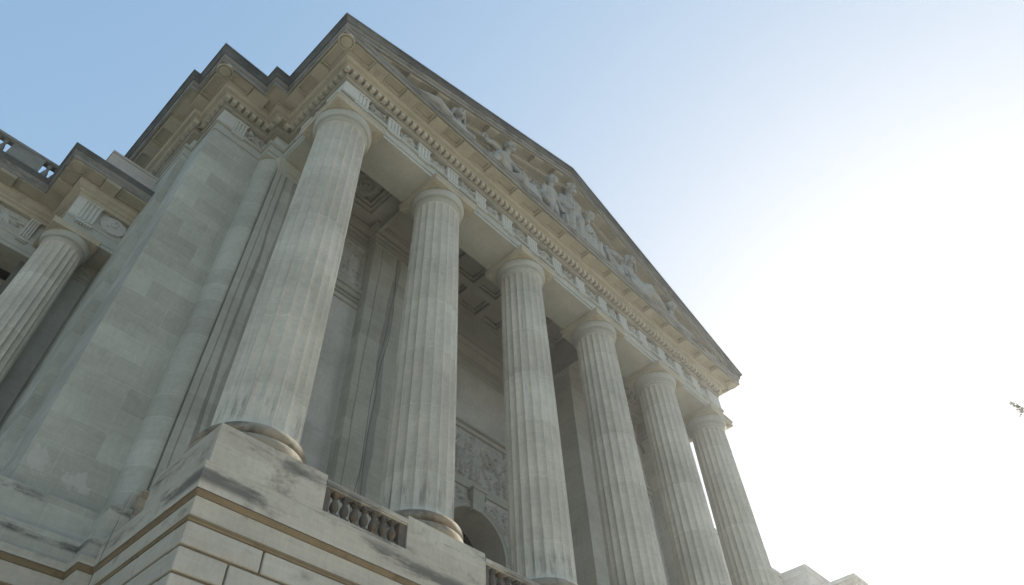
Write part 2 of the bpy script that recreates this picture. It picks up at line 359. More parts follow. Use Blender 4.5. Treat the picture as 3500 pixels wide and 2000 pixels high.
def kind(k,rnd,asp):
    F=Field(64,56,asp); A=asp
    if k==0:   # crossed arms with ribbons
        F.disc((0,.05),.34,.8); F.ring((0,.05),.36,.07,1)
        for sg in (-1,1):
            F.seg((-sg*A*.75,-.8),(sg*A*.75,.85),.06,.09,.9); F.seg((sg*A*.45,.25),(sg*A*.75,.15),.06,.05,1)
            F.leaf((sg*.1,-.2),-1.57+sg*.9,.9,.16,.7,sg*.9); F.leaf((sg*.2,.4),1.57-sg*.7,.7,.17,.8,-sg)
            F.leaf((sg*A*.5,-.1),-1.2 if sg>0 else -1.9,.7,.13,.6,sg*.8)
        F.disc((0,.05),.13,1)
    elif k==1: # lion mask in a wreath
        for i in range(18):
            a=2*math.pi*i/18+rnd.uniform(-.1,.1); F.leaf((.28*math.cos(a),.28*math.sin(a)),a,.62+rnd.uniform(-.1,.1),.13,.75,rnd.uniform(-.8,.8))
        F.disc((0,.05),.46,1.05,3); F.seg((0,.25),(0,-.12),.09,.16,1.3)
        for sg in (-1,1):
            F.disc((sg*.17,.12),.1,1.15); F.disc((sg*.32,.42),.14,1.1); F.disc((sg*.12,-.2),.14,1.25); F.cut((sg*.08,.16),(sg*.24,.13),.05,.35)
            F.leaf((sg*.4,-.6),math.pi/2-sg*1.7,.6,.15,.7,-sg)
        F.cut((-.16,-.36),(.16,-.36),.09,.9)
    elif k==2: # spray of leaves from the foot
        for i in range(11):
            a=math.pi*(i+.5)/11; L=.95+.5*abs(math.cos(a)); F.leaf((0,-.75),a,L,.13,.9,rnd.uniform(-.4,.4))
        for i in range(8): F.leaf((rnd.uniform(-.7,.7)*A,rnd.uniform(-.1,.5)),rnd.uniform(0,6.3),.45,.12,1.,rnd.uniform(-1,1))
        F.disc((0,-.55),.2,1.1)
    elif k==3: # six sided shield
        pts=[(.62*math.cos(math.pi/3*i+.2),.62*math.sin(math.pi/3*i+.2)) for i in range(6)]
        F.disc((0,0),.5,.55,6)
        for i in range(6): F.seg(pts[i],pts[(i+1)%6],.07,.07,1); F.seg((0,0),pts[i],.04,.03,.7)
        for i in range(10):
            a=2*math.pi*i/10; F.leaf((.7*math.cos(a)*A,.74*math.sin(a)),a+1.2,.4,.11,.7,1)
        F.disc((0,0),.2,1); F.ring((0,0),.3,.05,.9)
    elif k==4: # curling scroll with a bird-like head
        for i in range(14):
            a=.45*i; r=.75-.045*i; F.seg((r*math.cos(a)*1.05,r*math.sin(a)),((r-.04)*math.cos(a+.45)*1.05,(r-.04)*math.sin(a+.45)),.13-.004*i,None,.95)
        for i in range(9): a=.7*i; F.leaf((.55*math.cos(a),.55*math.sin(a)),a+.5,.5,.11,.75,1)
        F.disc((.05,.05),.2,1.1); F.seg((-.6*A,-.7),(.1,-.3),.1,.14,.8); F.seg((.2,-.5),(.9*A,-.8),.15,.06,.8)
    else:      # trophy with wings
        for sg in (-1,1):
            for i in range(7): F.leaf((sg*.1,.2-.1*i),(math.pi/2)-sg*(.5+.24*i),.95-.07*i,.1,.85,-sg*.3)
        F.seg((0,-.85),(0,.8),.1,.07,1.1); F.disc((0,.35),.24,1.1); F.disc((0,-.25),.3,.95,3)
        for i in range(6): F.leaf((rnd.uniform(-.8,.8)*A,-.6+rnd.uniform(-.2,.2)),rnd.uniform(0,6.3),.4,.1,.7,1)
    r3=random.Random(k*7+1)
    for i in range(26):
        F.leaf((r3.uniform(-.95,.95)*A,r3.uniform(-.9,.8)),r3.uniform(0,6.3),r3.uniform(.25,.45),.06,r3.uniform(.45,.75),r3.uniform(-1.5,1.5))
    F.h=np.clip(F.h,0,1.2)**1.3
    F.h+= .07*np.sin(F.u*23+F.v*7)*np.sin(F.v*19-F.u*5)*(F.h>.15)
    return F
order=[0,1,2,2,1,3,4,1,0,5,4,1,3,0,2,5,1,0]
rnd=random.Random(5)
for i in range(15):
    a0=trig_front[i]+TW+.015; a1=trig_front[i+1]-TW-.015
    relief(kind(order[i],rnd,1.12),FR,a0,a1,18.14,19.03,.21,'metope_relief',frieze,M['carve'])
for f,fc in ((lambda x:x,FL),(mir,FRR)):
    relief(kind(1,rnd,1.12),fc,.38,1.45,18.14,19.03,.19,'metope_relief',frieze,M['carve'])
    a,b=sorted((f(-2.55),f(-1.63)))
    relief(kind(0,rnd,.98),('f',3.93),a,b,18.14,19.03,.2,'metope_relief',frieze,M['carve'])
# ---- horizontal cornice
COR_LOW=[(-.2,19.05),(.075,19.05),(.075,19.11),(.03,19.115),(.03,19.135),(.10,19.14),(.10,19.18),(.07,19.185),(.075,19.23),(.125,19.30),(.125,19.335),(.085,19.34),(.085,19.365),(.17,19.37),(.17,19.42),(.13,19.425),(.13,19.45),(.16,19.455),(.10,19.46),(.10,19.80)]
COR_BED=[(.10,19.80),(.10,19.822),(.34,19.825),(.345,19.84),(.37,19.87),(.37,19.89),(.50,19.895),(.54,19.905),(.545,19.93),(.58,19.98),(.60,20.05),(.60,20.06)]
COR_SOF=[(.598,20.05),(.60,20.17),(.66,20.17),(.665,20.32),(1.225,20.32),(1.23,20.20),(1.265,20.20)]
COR_UP=[(1.255,20.198),(1.27,20.198),(1.27,20.42),(1.235,20.425),(1.235,20.45),(1.295,20.46),(1.295,20.505),(1.255,20.505),(1.255,20.525),(1.30,20.54),(1.335,20.63),(1.335,20.645),(1.36,20.65),(1.36,20.69)]
SIMA=[(1.34,20.69),(1.34,20.705),(1.40,20.71),(1.40,20.74),(1.405,20.80),(1.44,20.90),(1.51,20.98),(1.525,21.0),(1.525,21.02),(1.57,21.03),(1.57,21.12),(-.3,21.16)]
mb=MB(); sweep(mb,PATH,COR_SOF)
# panel frames between the mutules, corner panels
def ring_mesh(P4o,P4i,dz):
    """closed frame: outer and inner quads (lists of points), dropped by dz"""
    mb=MB(); lo=[p for p in P4o]+[p for p in P4i]; up=[(x,y,z+dz) for x,y,z in lo]
    fs=[]
    for k in range(4):
        j=(k+1)%4; fs+=[(k,j,4+j,4+k),(k,8+k,8+j,j),(4+k,4+j,12+j,12+k)]
    mb.add(lo+up,fs); return mb
def panel(par,face,a0,a1,d0=.63,d1=1.17,zc=20.32,w=.075,t=.125,name='soffit_panel'):
    q=lambda a,d:frame(face,a,d,zc-t)
    m=ring_mesh([q(a0,d0),q(a1,d0),q(a1,d1),q(a0,d1)],[q(a0+w,d0+w),q(a1-w,d0+w),q(a1-w,d1-w),q(a0+w,d1-w)],t+.01)
    return child(m,name,M['soffit'],par)
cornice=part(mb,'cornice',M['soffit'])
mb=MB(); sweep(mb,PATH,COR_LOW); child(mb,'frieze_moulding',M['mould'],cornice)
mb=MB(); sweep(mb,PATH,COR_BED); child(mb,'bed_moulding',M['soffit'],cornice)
mb=MB(); sweep(mb,PATH,COR_UP+[(.5,20.70)]); child(mb,'corona',M['corona'],cornice).matrix_parent_inverse=Matrix.Identity(4)
iL=PATH.index((-.915,-.915))
for pth in (PATH[:iL+1],PATH[iL+1:]):
    mb=MB(); sweep(mb,pth,SIMA); n=len(SIMA)
    k0=(len(pth)-1)*n if pth[0]==PATH[0] else 0
    for k,(d,z) in enumerate(SIMA):          # mitre the end that meets the raking gutter
        x=-.915-d if k0 else mir(-.915-d); mb.v[k0+k]=(x,-.915-d,z)
    child(mb,'gutter_moulding',M['soot'],cornice)
# dentils: one continuous toothed course that follows every break of the wall
def toothed(path,d0,d1,z0,z1,p=.3465,w=.205):
    pts=[];teeth=[]
    for i in range(len(path)-1):
        a=Vector(path[i]);b=Vector(path[i+1]);t=(b-a).normalized();nrm=Vector((t.y,-t.x))
        def cv(k):   # +1 convex corner at vertex k, -1 concave, 0 end
            if k==0 or k==len(path)-1: return 0
            u=Vector(path[k])-Vector(path[k-1]);v=Vector(path[k+1])-Vector(path[k]);c=u.x*v.y-u.y*v.x
            return 1 if c>0 else -1
        s0=-d1*cv(i) if cv(i)>0 else d1 if cv(i)<0 else 0
        s1=d1*cv(i+1) if cv(i+1)>0 else -d1 if cv(i+1)<0 else 0
        A=s0; Bq=(b-a).length+s1; L_=Bq-A
        if L_<w: n=0
        else: n=max(1,round((L_-w)/p))
        st=(L_-w)/n if n else 0
        pos=[A+k*st for k in range(n+1)] if L_>w else []
        if len(pos)>1 and st<w*1.2: pos=[A+(L_-w)/2]
        for k,x in enumerate(pos):
            if cv(i)>0 and k==0 and i>0: continue
            q=[a+t*x+nrm*d0,a+t*x+nrm*d1,a+t*(x+w)+nrm*d1,a+t*(x+w)+nrm*d0]
            if cv(i+1)>0 and k==len(pos)-1:
                c0=Vector(path[i+1]);t2=(Vector(path[i+2])-c0).normalized();n2=Vector((t2.y,-t2.x))
                q=[a+t*x+nrm*d0,a+t*x+nrm*d1,c0+nrm*d1+n2*d1,c0+n2*d1+t2*(w-d1),c0+n2*d0+t2*(w-d1)]
            teeth.append((len(pts),len(q))); pts+=q
    m=len(pts); mb=MB()
    fs=[(i,i+1,m+i+1,m+i) for i in range(m-1)]+[tuple(range(a,a+k)) for a,k in teeth]
    mb.add([(p_.x,p_.y,z0) for p_ in pts]+[(p_.x,p_.y,z1) for p_ in pts],fs)
    return mb
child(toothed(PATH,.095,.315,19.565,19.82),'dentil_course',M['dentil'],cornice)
# mutules
def mutule(face,a,w=.72,par=cornice,zb=20.085,d0=.598,d1=1.165):
    mb=MB(); fbox(mb,face,a-w/2,a+w/2,d0,d1-.035,zb,20.315); fbox(mb,face,a-w/2-.02,a+w/2+.02,d0,d1-.003,zb+.075,20.313)
    fbox(mb,face,a-w/2,a+w/2,d1-.035,d1-.004,zb+.012,zb+.074)
    return child(mb,'mutule',M['soffit'],par)
for x in trig_front: mutule(FR,x)
pan=cornice
for a,b in zip(trig_front[:-1],trig_front[1:]): panel(pan,FR,a+.40,b-.40)
for f,nm in ((lambda x:x,'l'),(mir,'r')):
    fc=(nm,f(-.915))
    mutule(fc,.07); mutule(fc,1.85,.76); panel(pan,fc,.49,1.43)
    # corner panels beside the disc
    a,b=sorted((f(-1.50),f(-.38))); panel(pan,FR,a,b); panel(pan,fc,-1.50,-.36)
    mutule(('f',3.93),f(-2.96),.76); mutule((nm,f(-3.75)),5.10,.72)
    a,b=sorted((f(-4.35),f(-3.40))); panel(pan,('f',3.93),a,b); panel(pan,(nm,f(-3.75)),3.35,4.66)
    for k in range(4): mutule((nm,f(-4.06)),6.9+k*1.85,.74); panel(pan,(nm,f(-4.06)),6.9+k*1.85+.42,6.9+(k+1)*1.85-.42)
    for (cx,cy) in ((f(-.915-.92),-.915-.92),(f(-3.75-.92),3.93-.92)):
        m2=MB(); m2.lathe([(.001,20.15),(.20,20.14),(.25,20.155),(.265,20.21),(.285,20.21),(.30,20.15),(.335,20.14),(.36,20.16),(.37,20.305)],(cx,cy,0),40)
        child(m2,'soffit_disc',M['soffit'],cornice,40)
# ------------------------------------------------------------------ pediment
SL=.4065; ZC=21.12
XL=-.915-1.57
zs=lambda x: ZC+SL*(min(x,mir(x))-XL)
def rake(mb,prof):
    xl=[-.915-d for d,dz in prof]
    rings=[[( -.915-d, Y0-d, zs(-.915-d)+dz) for d,dz in prof],
           [(XM,Y0-d,zs(XM)+dz) for d,dz in prof],
           [(mir(-.915-d),Y0-d,zs(-.915-d)+dz) for d,dz in prof]]
    mb.loft(rings,False)
mb=MB(); rake(mb,[(.0,-1.30),(.06,-1.28),(.06,-1.2),(.14,-1.16),(.22,-1.14),(.22,-1.05),(.5,-1.0),(.54,-.97),(.56,-.93),(.60,-.88),(.60,-.76),(.66,-.76),(.665,-.62),(1.225,-.62),(1.23,-.74),(1.265,-.74)])
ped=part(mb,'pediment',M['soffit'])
mb=MB(); rake(mb,[(1.255,-.742),(1.27,-.742),(1.27,-.54),(1.235,-.535),(1.235,-.515),(1.295,-.505),(1.295,-.46),(1.255,-.455),(1.255,-.44),(1.305,-.43),(1.33,-.38),(1.36,-.365),(1.36,-.34),(1.38,-.34)]); child(mb,'raking_corona',M['corona'],ped)
mb=MB(); rake(mb,[(1.34,-.342),(1.345,-.335),(1.40,-.33),(1.40,-.30),(1.42,-.25),(1.45,-.18),(1.51,-.11),(1.525,-.10),(1.525,-.085),(1.57,-.075),(1.57,.0),(-.05,.03)]); child(mb,'raking_gutter',M['soot'],ped)
mb=MB()
mb.prism([(-.9,20.3),(mir(-.9),20.3),(mir(-.9),zs(-.9)-.5),(XM,zs(XM)-.5),(-.9,zs(-.9)-.5)],Y0+.001,Y0+.6,'y')
child(mb,'tympanum',M['statue'],ped)
mb=MB()
for sg,xs in ((1,trig_front[1:8]),(-1,[mir(x) for x in trig_front[1:8]])):
    for x in xs+([] if sg<0 else []):
        pass
def rmut(x,w=.73):
    m=MB(); zz=lambda xx,dz: zs(xx)+dz
    if x-w/2<XM<x+w/2: return
    for (d0,d1,dz0,dz1,ww) in ((.598,1.135,-.87,-.625,w),(.598,1.165,-.795,-.627,w+.04)):
        x0,x1=x-ww/2,x+ww/2; v=[]
        for dz in (dz0,dz1):
            for (xx,d) in ((x0,d1),(x1,d1),(x1,d0),(x0,d0)): v.append((xx,Y0-d,zz(xx,dz)))
        m.add(v,[(0,3,2,1),(4,5,6,7),(0,1,5,4),(1,2,6,5),(2,3,7,6),(3,0,4,7)])
    child(m,'raking_mutule',M['soffit'],ped)
for x in trig_front: rmut(x)
for a,b in zip(trig_front[:-1],trig_front[1:]):
    x0,x1=a+.40,b-.40
    if x0<XM<x1: continue
    w=.065; q=lambda x,d:(x,Y0-d,zs(x)-.745)
    child(ring_mesh([q(x0,.63),q(x1,.63),q(x1,1.17),q(x0,1.17)],[q(x0+w,.63+w),q(x1-w,.63+w),q(x1-w,1.17-w),q(x0+w,1.17-w)],.12),'raking_panel',M['soffit'],ped)
mb=MB()
mb.prism([(XL+.1,ZC+.02),(XM,zs(XM)-.0),(mir(XL+.1),ZC+.02),(mir(XL+.1),ZC-.12),(XM,zs(XM)-.7),(XL+.1,ZC-.12)],Y0+.6,26,'y')
for f in (lambda x:x,mir): mb.box(f(-3.6),f(.5),4.3,26,20.35,21.1)
mb.box(-.9,mir(-.9),-.9,1.02,20.32,20.95)
mb.box(.5,mir(.5),6.7,26,21.3,21.6)
part(mb,'roof',M['corona'])
# ------------------------------------------------------------------ end piers (pylons either side of the portico)
def pier(f):
    mb=MB()
    def pr(poly,z0,z1): mb.prism([(f(x),y) for x,y in poly],z0,z1)
    pr([(-3.8,3.9),(-1.6,3.9),(-1.6,14),(-4.08,14),(-4.08,5.96),(-3.8,5.96)],-.02,17.21)
    o=part(mb,'pier',M['wall'])
    # scooped corner between the pier face and the anta wall, with a curved stop at its foot
    mb=MB(); rings=[]
    zl=[17.209,12,6,3,1.6,1.3,1.1,.9,.7,.5,.3,.1,-.05,-.3]
    for z in zl:
        k=1 if z>1.4 else (1-.72*min(1,(1.4-z)/1.45)**1.5)
        ring=[(f(-1.599),4.3,z),(f(-1.599),3.905,z)]
        for i in range(1,9):
            t=i/8*math.pi/2
            ring.append((f(-1.6+.6*k*(1-math.cos(t))),3.9-.68*math.sin(t),z))
        ring+=[(f(-.985),3.22,z),(f(-.985),3.31,z),(f(.2),3.31,z),(f(.2),4.3,z)]
        rings.append(ring)
    mb.loft(rings,True,True)
    child(mb,'scooped_corner',M['wall'],o,40)
    return o
pL=pier(lambda x:x); pR=pier(mir)
def anta(f):
    mb=MB(); mb.box(f(-.93),f(.93),3.11,4.4,0,16.5)
    o=part(mb,'anta',M['stain_anta'])
    mb=MB()
    pth=[(-.93,4.0),(-.93,3.11),(.93,3.11),(.93,4.0)]
    if f is mir: pth=[(mir(x),y) for x,y in pth][::-1]
    sweep(mb,pth,[(-.1,16.40),(.0,16.41),(.035,16.42),(.045,16.45),(.035,16.48),(.02,16.5),(.02,16.72),(.05,16.75),(.05,16.80),(.09,16.86),(.12,16.9),(.12,16.95),(.15,16.97),(.19,17.04),(.21,17.06),(.21,17.2),(-.1,17.205)])
    child(mb,'anta_capital',M['trim'],o)
    mb=MB(); sweep(mb,pth,[(.26,-1.1),(.26,.2),(.25,.26),(.2,.29),(.19,.33),(.22,.38),(.23,.46),(.2,.53),(.1,.56),(.09,.62),(0,.66),(-.1,.66)])
    child(mb,'anta_base',M['torus'],o,40)
    return o
anta(lambda x:x); anta(mir)
# ------------------------------------------------------------------ base: pier plinths, podium, rustication
for f in (lambda x:x,mir):
    mb=MB()
    mb.prism([(f(x),y) for x,y in ((-4.05,3.66),(-1.72,3.66),(-1.72,2.96),(-.8,2.96),(-.8,4.5),(-1.0,14),(-4.05,14))],-1.0,-.06)
    mb.prism([(f(x),y) for x,y in ((-4.28,3.46),(-1.86,3.46),(-1.86,2.83),(-.8,2.83),(-.8,4.5),(-1.0,14),(-4.28,14))],-1.9,-1.0)
    part(mb,'pier_plinth',M['wall'])
BP=[(-4.36,14),(-4.36,3.43),(-1.88,3.43),(-1.88,2.80),(-1.53,2.80),(-1.53,-1.53)]
BPATH=BP+[(mir(x),y) for x,y in BP[::-1]]
mb=MB(); sweep(mb,BPATH,[(-.6,-2.345),(.0,-2.345),(.0,-1.93),(-.01,-1.925)]); sweep(mb,BPATH[4:-4],[(.065,-1.785),(.065,-1.14),(-3.2,-1.135)])
sweep(mb,BPATH[:5],[(.065,-1.785),(.065,-1.6),(-.5,-1.58)]); sweep(mb,BPATH[-5:],[(.065,-1.785),(.065,-1.6),(-.5,-1.58)])
mb.box(-1.50,mir(-1.50),-1.5,6.5,-1.7,-1.16)
podium=part(mb,'podium',M['ped'])
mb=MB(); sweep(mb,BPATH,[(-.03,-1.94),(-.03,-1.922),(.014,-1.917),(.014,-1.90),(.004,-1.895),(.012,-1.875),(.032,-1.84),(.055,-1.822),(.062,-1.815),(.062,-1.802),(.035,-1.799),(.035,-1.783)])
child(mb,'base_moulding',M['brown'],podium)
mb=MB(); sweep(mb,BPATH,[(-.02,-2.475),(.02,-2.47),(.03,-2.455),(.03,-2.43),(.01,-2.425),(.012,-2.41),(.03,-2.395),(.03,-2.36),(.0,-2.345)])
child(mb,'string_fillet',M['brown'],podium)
# rusticated courses: blocks with real joints
mb=MB(); rb=random.Random(3)
z=-2.48
course=0
core=MB()
sweep(mb,BPATH,[(-.05,-12.0),(-.05,-2.47)])
blocks=MB()
while z>-11.9:
    z1=z-.47
    # front
    xs=-1.535; first=True
    L0=1.72 if course%2==0 else 1.05
    x=xs
    while x<mir(xs)-.01:
        L=L0 if first else 2.35; x2=min(x+L,mir(xs)); first=False
        if x<9 or x>21: blocks.box(x+(0 if x==xs else .022),x2-.022,-1.545,-1.1,z1,z-.0)
        else: blocks.box(x,x2-.03,-1.545,-1.1,z1,z)
        x=x2
    y=-1.099
    L0=1.45 if course%2==0 else 2.2; first=True
    while y<2.79:
        y2=min(y+(L0 if first else 2.35),2.80); first=False
        for f in (lambda x:x,mir): blocks.box(f(-1.545),f(-1.1),y+(0 if y<-1 else .02),y2-.02,z1,z)
        y=y2
    for f in (lambda x:x,mir):
        blocks.box(f(-4.37),f(-1.9),3.42,3.9,z1,z); blocks.box(f(-1.89),f(-1.56),2.79,3.3,z1,z)
    z-=.525; course+=1
o=part(blocks,'rusticated_base',M['rust'])
bv=o.modifiers.new('bevel','BEVEL'); bv.width=.035; bv.segments=2; bv.limit_method='ANGLE'
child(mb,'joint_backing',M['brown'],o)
# pedestals
def pedestal(x,l,r):
    mb=MB(); mb.box(x-l,x+r,-1.42,1.42,-1.131,-.285); mb.box(x-l+.008,x+r-.008,-1.412,1.412,-.279,0); mb.box(x-l+.02,x+r-.02,-1.40,1.40,-.29,-.27)
    return part(mb,'pedestal',M['ped'])
for i,x in enumerate(CX): pedestal(x,1.46 if i==0 else 1.412,1.46 if i==5 else 1.412)
# balustrades
def baluster_mesh():
    mb=MB(); mb.box(-.10,.10,-.10,.10,-.92,-.86); mb.box(-.09,.09,-.09,.09,-.36,-.29)
    mb.lathe([(.095,-.86),(.095,-.84),(.07,-.82),(.055,-.80),(.075,-.76),(.108,-.69),(.115,-.64),(.10,-.57),(.065,-.49),(.05,-.44),(.05,-.425),(.07,-.42),(.07,-.40),(.055,-.395),(.08,-.365),(.085,-.355)],n=20)
    return mb
proto=None
def balustrade(x0,x1,y=-1.27,side=None):
    global proto
    mb=MB()
    mb.box(x0+.004,x1-.004,y-.15,y+.15,-1.12,-.94); mb.box(x0+.004,x1-.004,y-.13,y+.13,-.939,-.921)
    mb.box(x0+.004,x1-.004,y-.155,y+.155,-.24,-.12); mb.box(x0+.004,x1-.004,y-.13,y+.13,-.285,-.241); mb.box(x0+.004,x1-.004,y-.13,y+.13,-.119,-.095)
    o=part(mb,'balustrade',M['ped'])
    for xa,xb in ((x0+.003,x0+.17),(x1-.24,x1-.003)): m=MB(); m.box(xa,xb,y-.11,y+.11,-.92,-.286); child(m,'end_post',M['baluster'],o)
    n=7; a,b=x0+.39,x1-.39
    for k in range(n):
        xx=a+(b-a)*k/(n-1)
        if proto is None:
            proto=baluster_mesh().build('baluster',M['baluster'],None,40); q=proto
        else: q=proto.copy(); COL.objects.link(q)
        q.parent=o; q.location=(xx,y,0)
for i in range(5): balustrade(CX[i]+1.412+(.048 if i==5 else 0),CX[i+1]-1.412)
for f in (lambda x:x,mir):
    mb=MB(); mb.box(f(-1.3),f(-1.02),1.425,2.79,-1.12,-.72)
    part(mb,'side_parapet',M['ped'])
# ------------------------------------------------------------------ vestibule behind the columns
XI=8.47
VW=[]
for f in (lambda x:x,mir):
    mb=MB(); mb.box(f(.5),f(4.76),4.22,5.0,-1.12,19.2); VW.append(part(mb,'end_bay_wall',M['shade']))
for f in (lambda x:x,mir):
    mb=MB(); mb.box(f(4.745),f(XI),3.65,7.0,-1.12,18.5); part(mb,'inner_pier',M['stain_pylon'])
EP=[(.94,3.3),(.94,4.21),(4.735,4.21),(4.735,3.64),(XI+.01,3.64),(XI+.01,6.1)]
prof=[(-.02,17.18),(.03,17.19),(.03,17.45),(.05,17.46),(.05,17.75),(.08,17.77),(.10,17.80),(.10,17.86),(.05,17.88),(.05,18.1),(.1,18.13),(.16,18.2),(.22,18.28),(.22,18.36),(.27,18.4),(.27,18.5),(-.1,18.52)]
for pth in (EP,[(mir(x),y) for x,y in EP[::-1]]):
    mb=MB(); sweep(mb,pth,prof); part(mb,'inner_entablature',M['ceil'])
# end bay eagle panels
def eagle(face,a0,a1,z0,z1,flip,par):
    F=Field(90,110,.5)
    sg=-1 if flip else 1
    for i in range(13):
        t=i/12; F.leaf((sg*(.34-.25*t),.80-.35*t),-1.57-sg*(.05+.06*i%.3)+sg*.35*(t-.5),1.25-.5*t,.065,.8-.2*t,sg*.15)
    for i in range(10): F.leaf((sg*(.36-.5*i/10),.86-.12*i/10),-.4-1.57*(sg<0)+.1*i,.3,.07,1,.5)
    for i in range(12): F.leaf((sg*(.30+.0*i),.35-.09*i),-1.57+sg*.9,.22,.05,.7,0)
    F.seg((sg*-.2,.75),(sg*-.28,.1),.13,.16,1); F.disc((sg*-.2,.85),.12,1.1)
    r2=random.Random(4)
    for i in range(40): F.leaf((r2.uniform(-.46,.46),-.95+abs(r2.gauss(0,.18))),r2.uniform(0,3.1),.2,.05,.75,r2.uniform(-1,1))
    return relief(F,face,a0,a1,z0,z1,.17,'eagle_relief',par,M['carve'],.0)
for f,vest in zip((lambda x:x,mir),VW):
    a0,a1=sorted((f(1.35),f(4.55)))
    eagle(('f',4.214),a0,a1,14.05,17.0,f is mir,vest)
    m=MB(); m.box(f(.95),f(4.74),4.0,4.21,13.74,14.02); m.box(f(.95),f(4.74),4.13,4.21,13.2,13.26); m.box(f(.95),f(4.74),4.15,4.21,12.86,12.92); m.box(f(.95),f(4.74),4.10,4.21,13.45,13.74)
    child(m,'panel_sill',M['trim'],vest)
# ceilings
mb=MB()
for f in (lambda x:x,mir):
    mb.box(f(.9),f(4.9),.9,4.3,19.15,19.6)
    x0,x1,y0,y1=1.75,4.05,1.45,3.40
    for k,(g,zz) in enumerate(((0,18.62),(.16,18.80),(.30,18.95))):
        X0,X1,Y0_,Y1=x0+g-.0,x1-g,y0+g,y1-g
        lo=zz; hi=18.8 if k==0 else (18.95 if k==1 else 19.16)
        ox0,ox1,oy0,oy1=(.94,4.72,1.03,4.22) if k==0 else (x0,x1,y0,y1) if k==1 else (x0+.16,x1-.16,y0+.16,y1-.16)
        mb.box(f(ox0),f(X0),oy0,oy1,lo,hi); mb.box(f(X1),f(ox1),oy0,oy1,lo,hi); mb.box(f(X0),f(X1),oy0,Y0_,lo,hi); mb.box(f(X0),f(X1),Y1,oy1,lo,hi)
    mb.box(f(4.72),f(XI),1.03,3.66,18.52,19.3); mb.box(f(4.72),f(4.9),1.03,3.65,18.1,18.52)
    for (rr,w) in ((.74,.05),):
        pass
    mb.box(f(XI),f(XI+.2),1.0,6.2,18.5,21.2)
mb.box(XI,mir(XI),1.0,6.3,21.02,21.4)
# coffer grid of the central bays
nx,ny=6,3
W0,W1,D0,D1=XI,mir(XI),1.05,6.1
for i in range(nx+1):
    xx=W0+(W1-W0)*i/nx; mb.box(xx-.22,xx+.22,D0,D1,20.62,21.26)
    for j in range(ny):
        pass
for j in range(ny+1):
    yy=D0+(D1-D0)*j/ny; mb.box(W0,W1,yy-.22,yy+.22,20.623,21.262)
for i in range(nx):
    for j in range(ny):
        xa,xb=W0+(W1-W0)*i/nx+.22,W0+(W1-W0)*(i+1)/nx-.22; ya,yb=D0+(D1-D0)*j/ny+.22,D0+(D1-D0)*(j+1)/ny-.22
        for (p,q,r,s_) in ((xa,xb,ya,ya+.12),(xa,xb,yb-.12,yb),(xa,xa+.12,ya+.12,yb-.12),(xb-.12,xb,ya+.12,yb-.12)): mb.box(p,q,r,s_,20.86,21.255)
ceil=part(mb,'coffered_ceiling',M['ceil'])
for f in (lambda x:x,mir):
    m=MB(); F=None
    c=(f(2.9),2.42)
    N=72; rings=[]
    for (r,z,amp) in ((.001,18.80,0),(.10,18.80,0),(.14,18.86,0),(.17,18.90,0),(.22,18.84,0),(.30,18.84,.01),(.36,18.92,0),(.40,18.95,0),(.46,18.86,.05),(.62,18.84,.07),(.74,18.92,.06),(.80,19.16,.03)):
        rings.append([(c[0]+(r+amp*math.cos(12*2*math.pi*i/N))*math.cos(2*math.pi*i/N),c[1]+(r+amp*math.cos(12*2*math.pi*i/N))*math.sin(2*math.pi*i/N),z) for i in range(N)])
    m.loft(rings); child(m,'ceiling_rosette',M['ceil'],ceil,50)
# central wall with the arch
YB=6.15; AX=13.86; AR=1.93; ASP=5.95
mb=MB()
arc=[(AX+AR*math.cos(t),ASP+AR*math.sin(t)) for t in [math.pi*i/32 for i in range(33)]]
poly=[(XI-.2,-1.12),(AX-AR,-1.12)]+arc[::-1]+[(AX+AR,-1.12),(mir(XI-.2),-1.12),(mir(XI-.2),21),(XI-.2,21)]
# wall as strips so the arch opening stays clean
mb.box(XI-.2,AX-AR,YB,YB+.5,-1.12,ASP); mb.box(AX+AR,mir(XI-.2),YB,YB+.5,-1.12,ASP)
for (a,b) in zip(arc[:-1],arc[1:]):
    mb.add([(a[0],YB,a[1]),(b[0],YB,b[1]),(b[0],YB,8.2),(a[0],YB,8.2),(a[0],YB+1.6,a[1]),(b[0],YB+1.6,b[1])],[(0,1,2,3),(0,4,5,1)])
mb.box(XI-.2,AX-AR,YB,YB+.5,ASP,8.2); mb.box(AX+AR,mir(XI-.2),YB,YB+.5,ASP,8.2); mb.box(XI-.2,mir(XI-.2),YB,YB+.5,8.2,21)
mb.box(AX-AR-.3,AX-AR,YB+.5,YB+1.7,-1.12,ASP); mb.box(AX+AR,AX+AR+.3,YB+.5,YB+1.7,-1.12,ASP)
cw=part(mb,'entrance_wall',M['shade'])
m=MB(); sweepsec=[(AR,0),(AR,.10),(AR+.05,.12),(AR+.05,.10),(AR+.18,.10),(AR+.2,.14),(AR+.27,.14),(AR+.29,.1),(AR+.36,.06),(AR+.36,0)]
rings=[]
for i in range(49):
    t=math.pi*i/48
    rings.append([(AX+r*math.cos(t),YB-d-.002,ASP+r*math.sin(t)) for r,d in sweepsec])
m.loft(rings,False)
for sg in (-1,1): m.box(AX+sg*AR,AX+sg*(AR+.36),YB-.10,YB,-1.12,ASP)
child(m,'arch_moulding',M['trim'],cw)
m=MB(); 
for k,(w0,w1,d) in enumerate(((.30,.40,.26),)):
    m.add([(AX-w0,YB-d,7.72),(AX+w0,YB-d,7.72),(AX+w1,YB-d-.12,8.72),(AX-w1,YB-d-.12,8.72),(AX-w0,YB,7.72),(AX+w0,YB,7.72),(AX+w1,YB,8.72),(AX-w1,YB,8.72)],[(0,1,2,3),(0,4,5,1),(1,5,6,2),(0,3,7,4),(3,2,6,7)])
m.box(AX-.46,AX+.46,YB-.45,YB-.003,8.70,8.82)
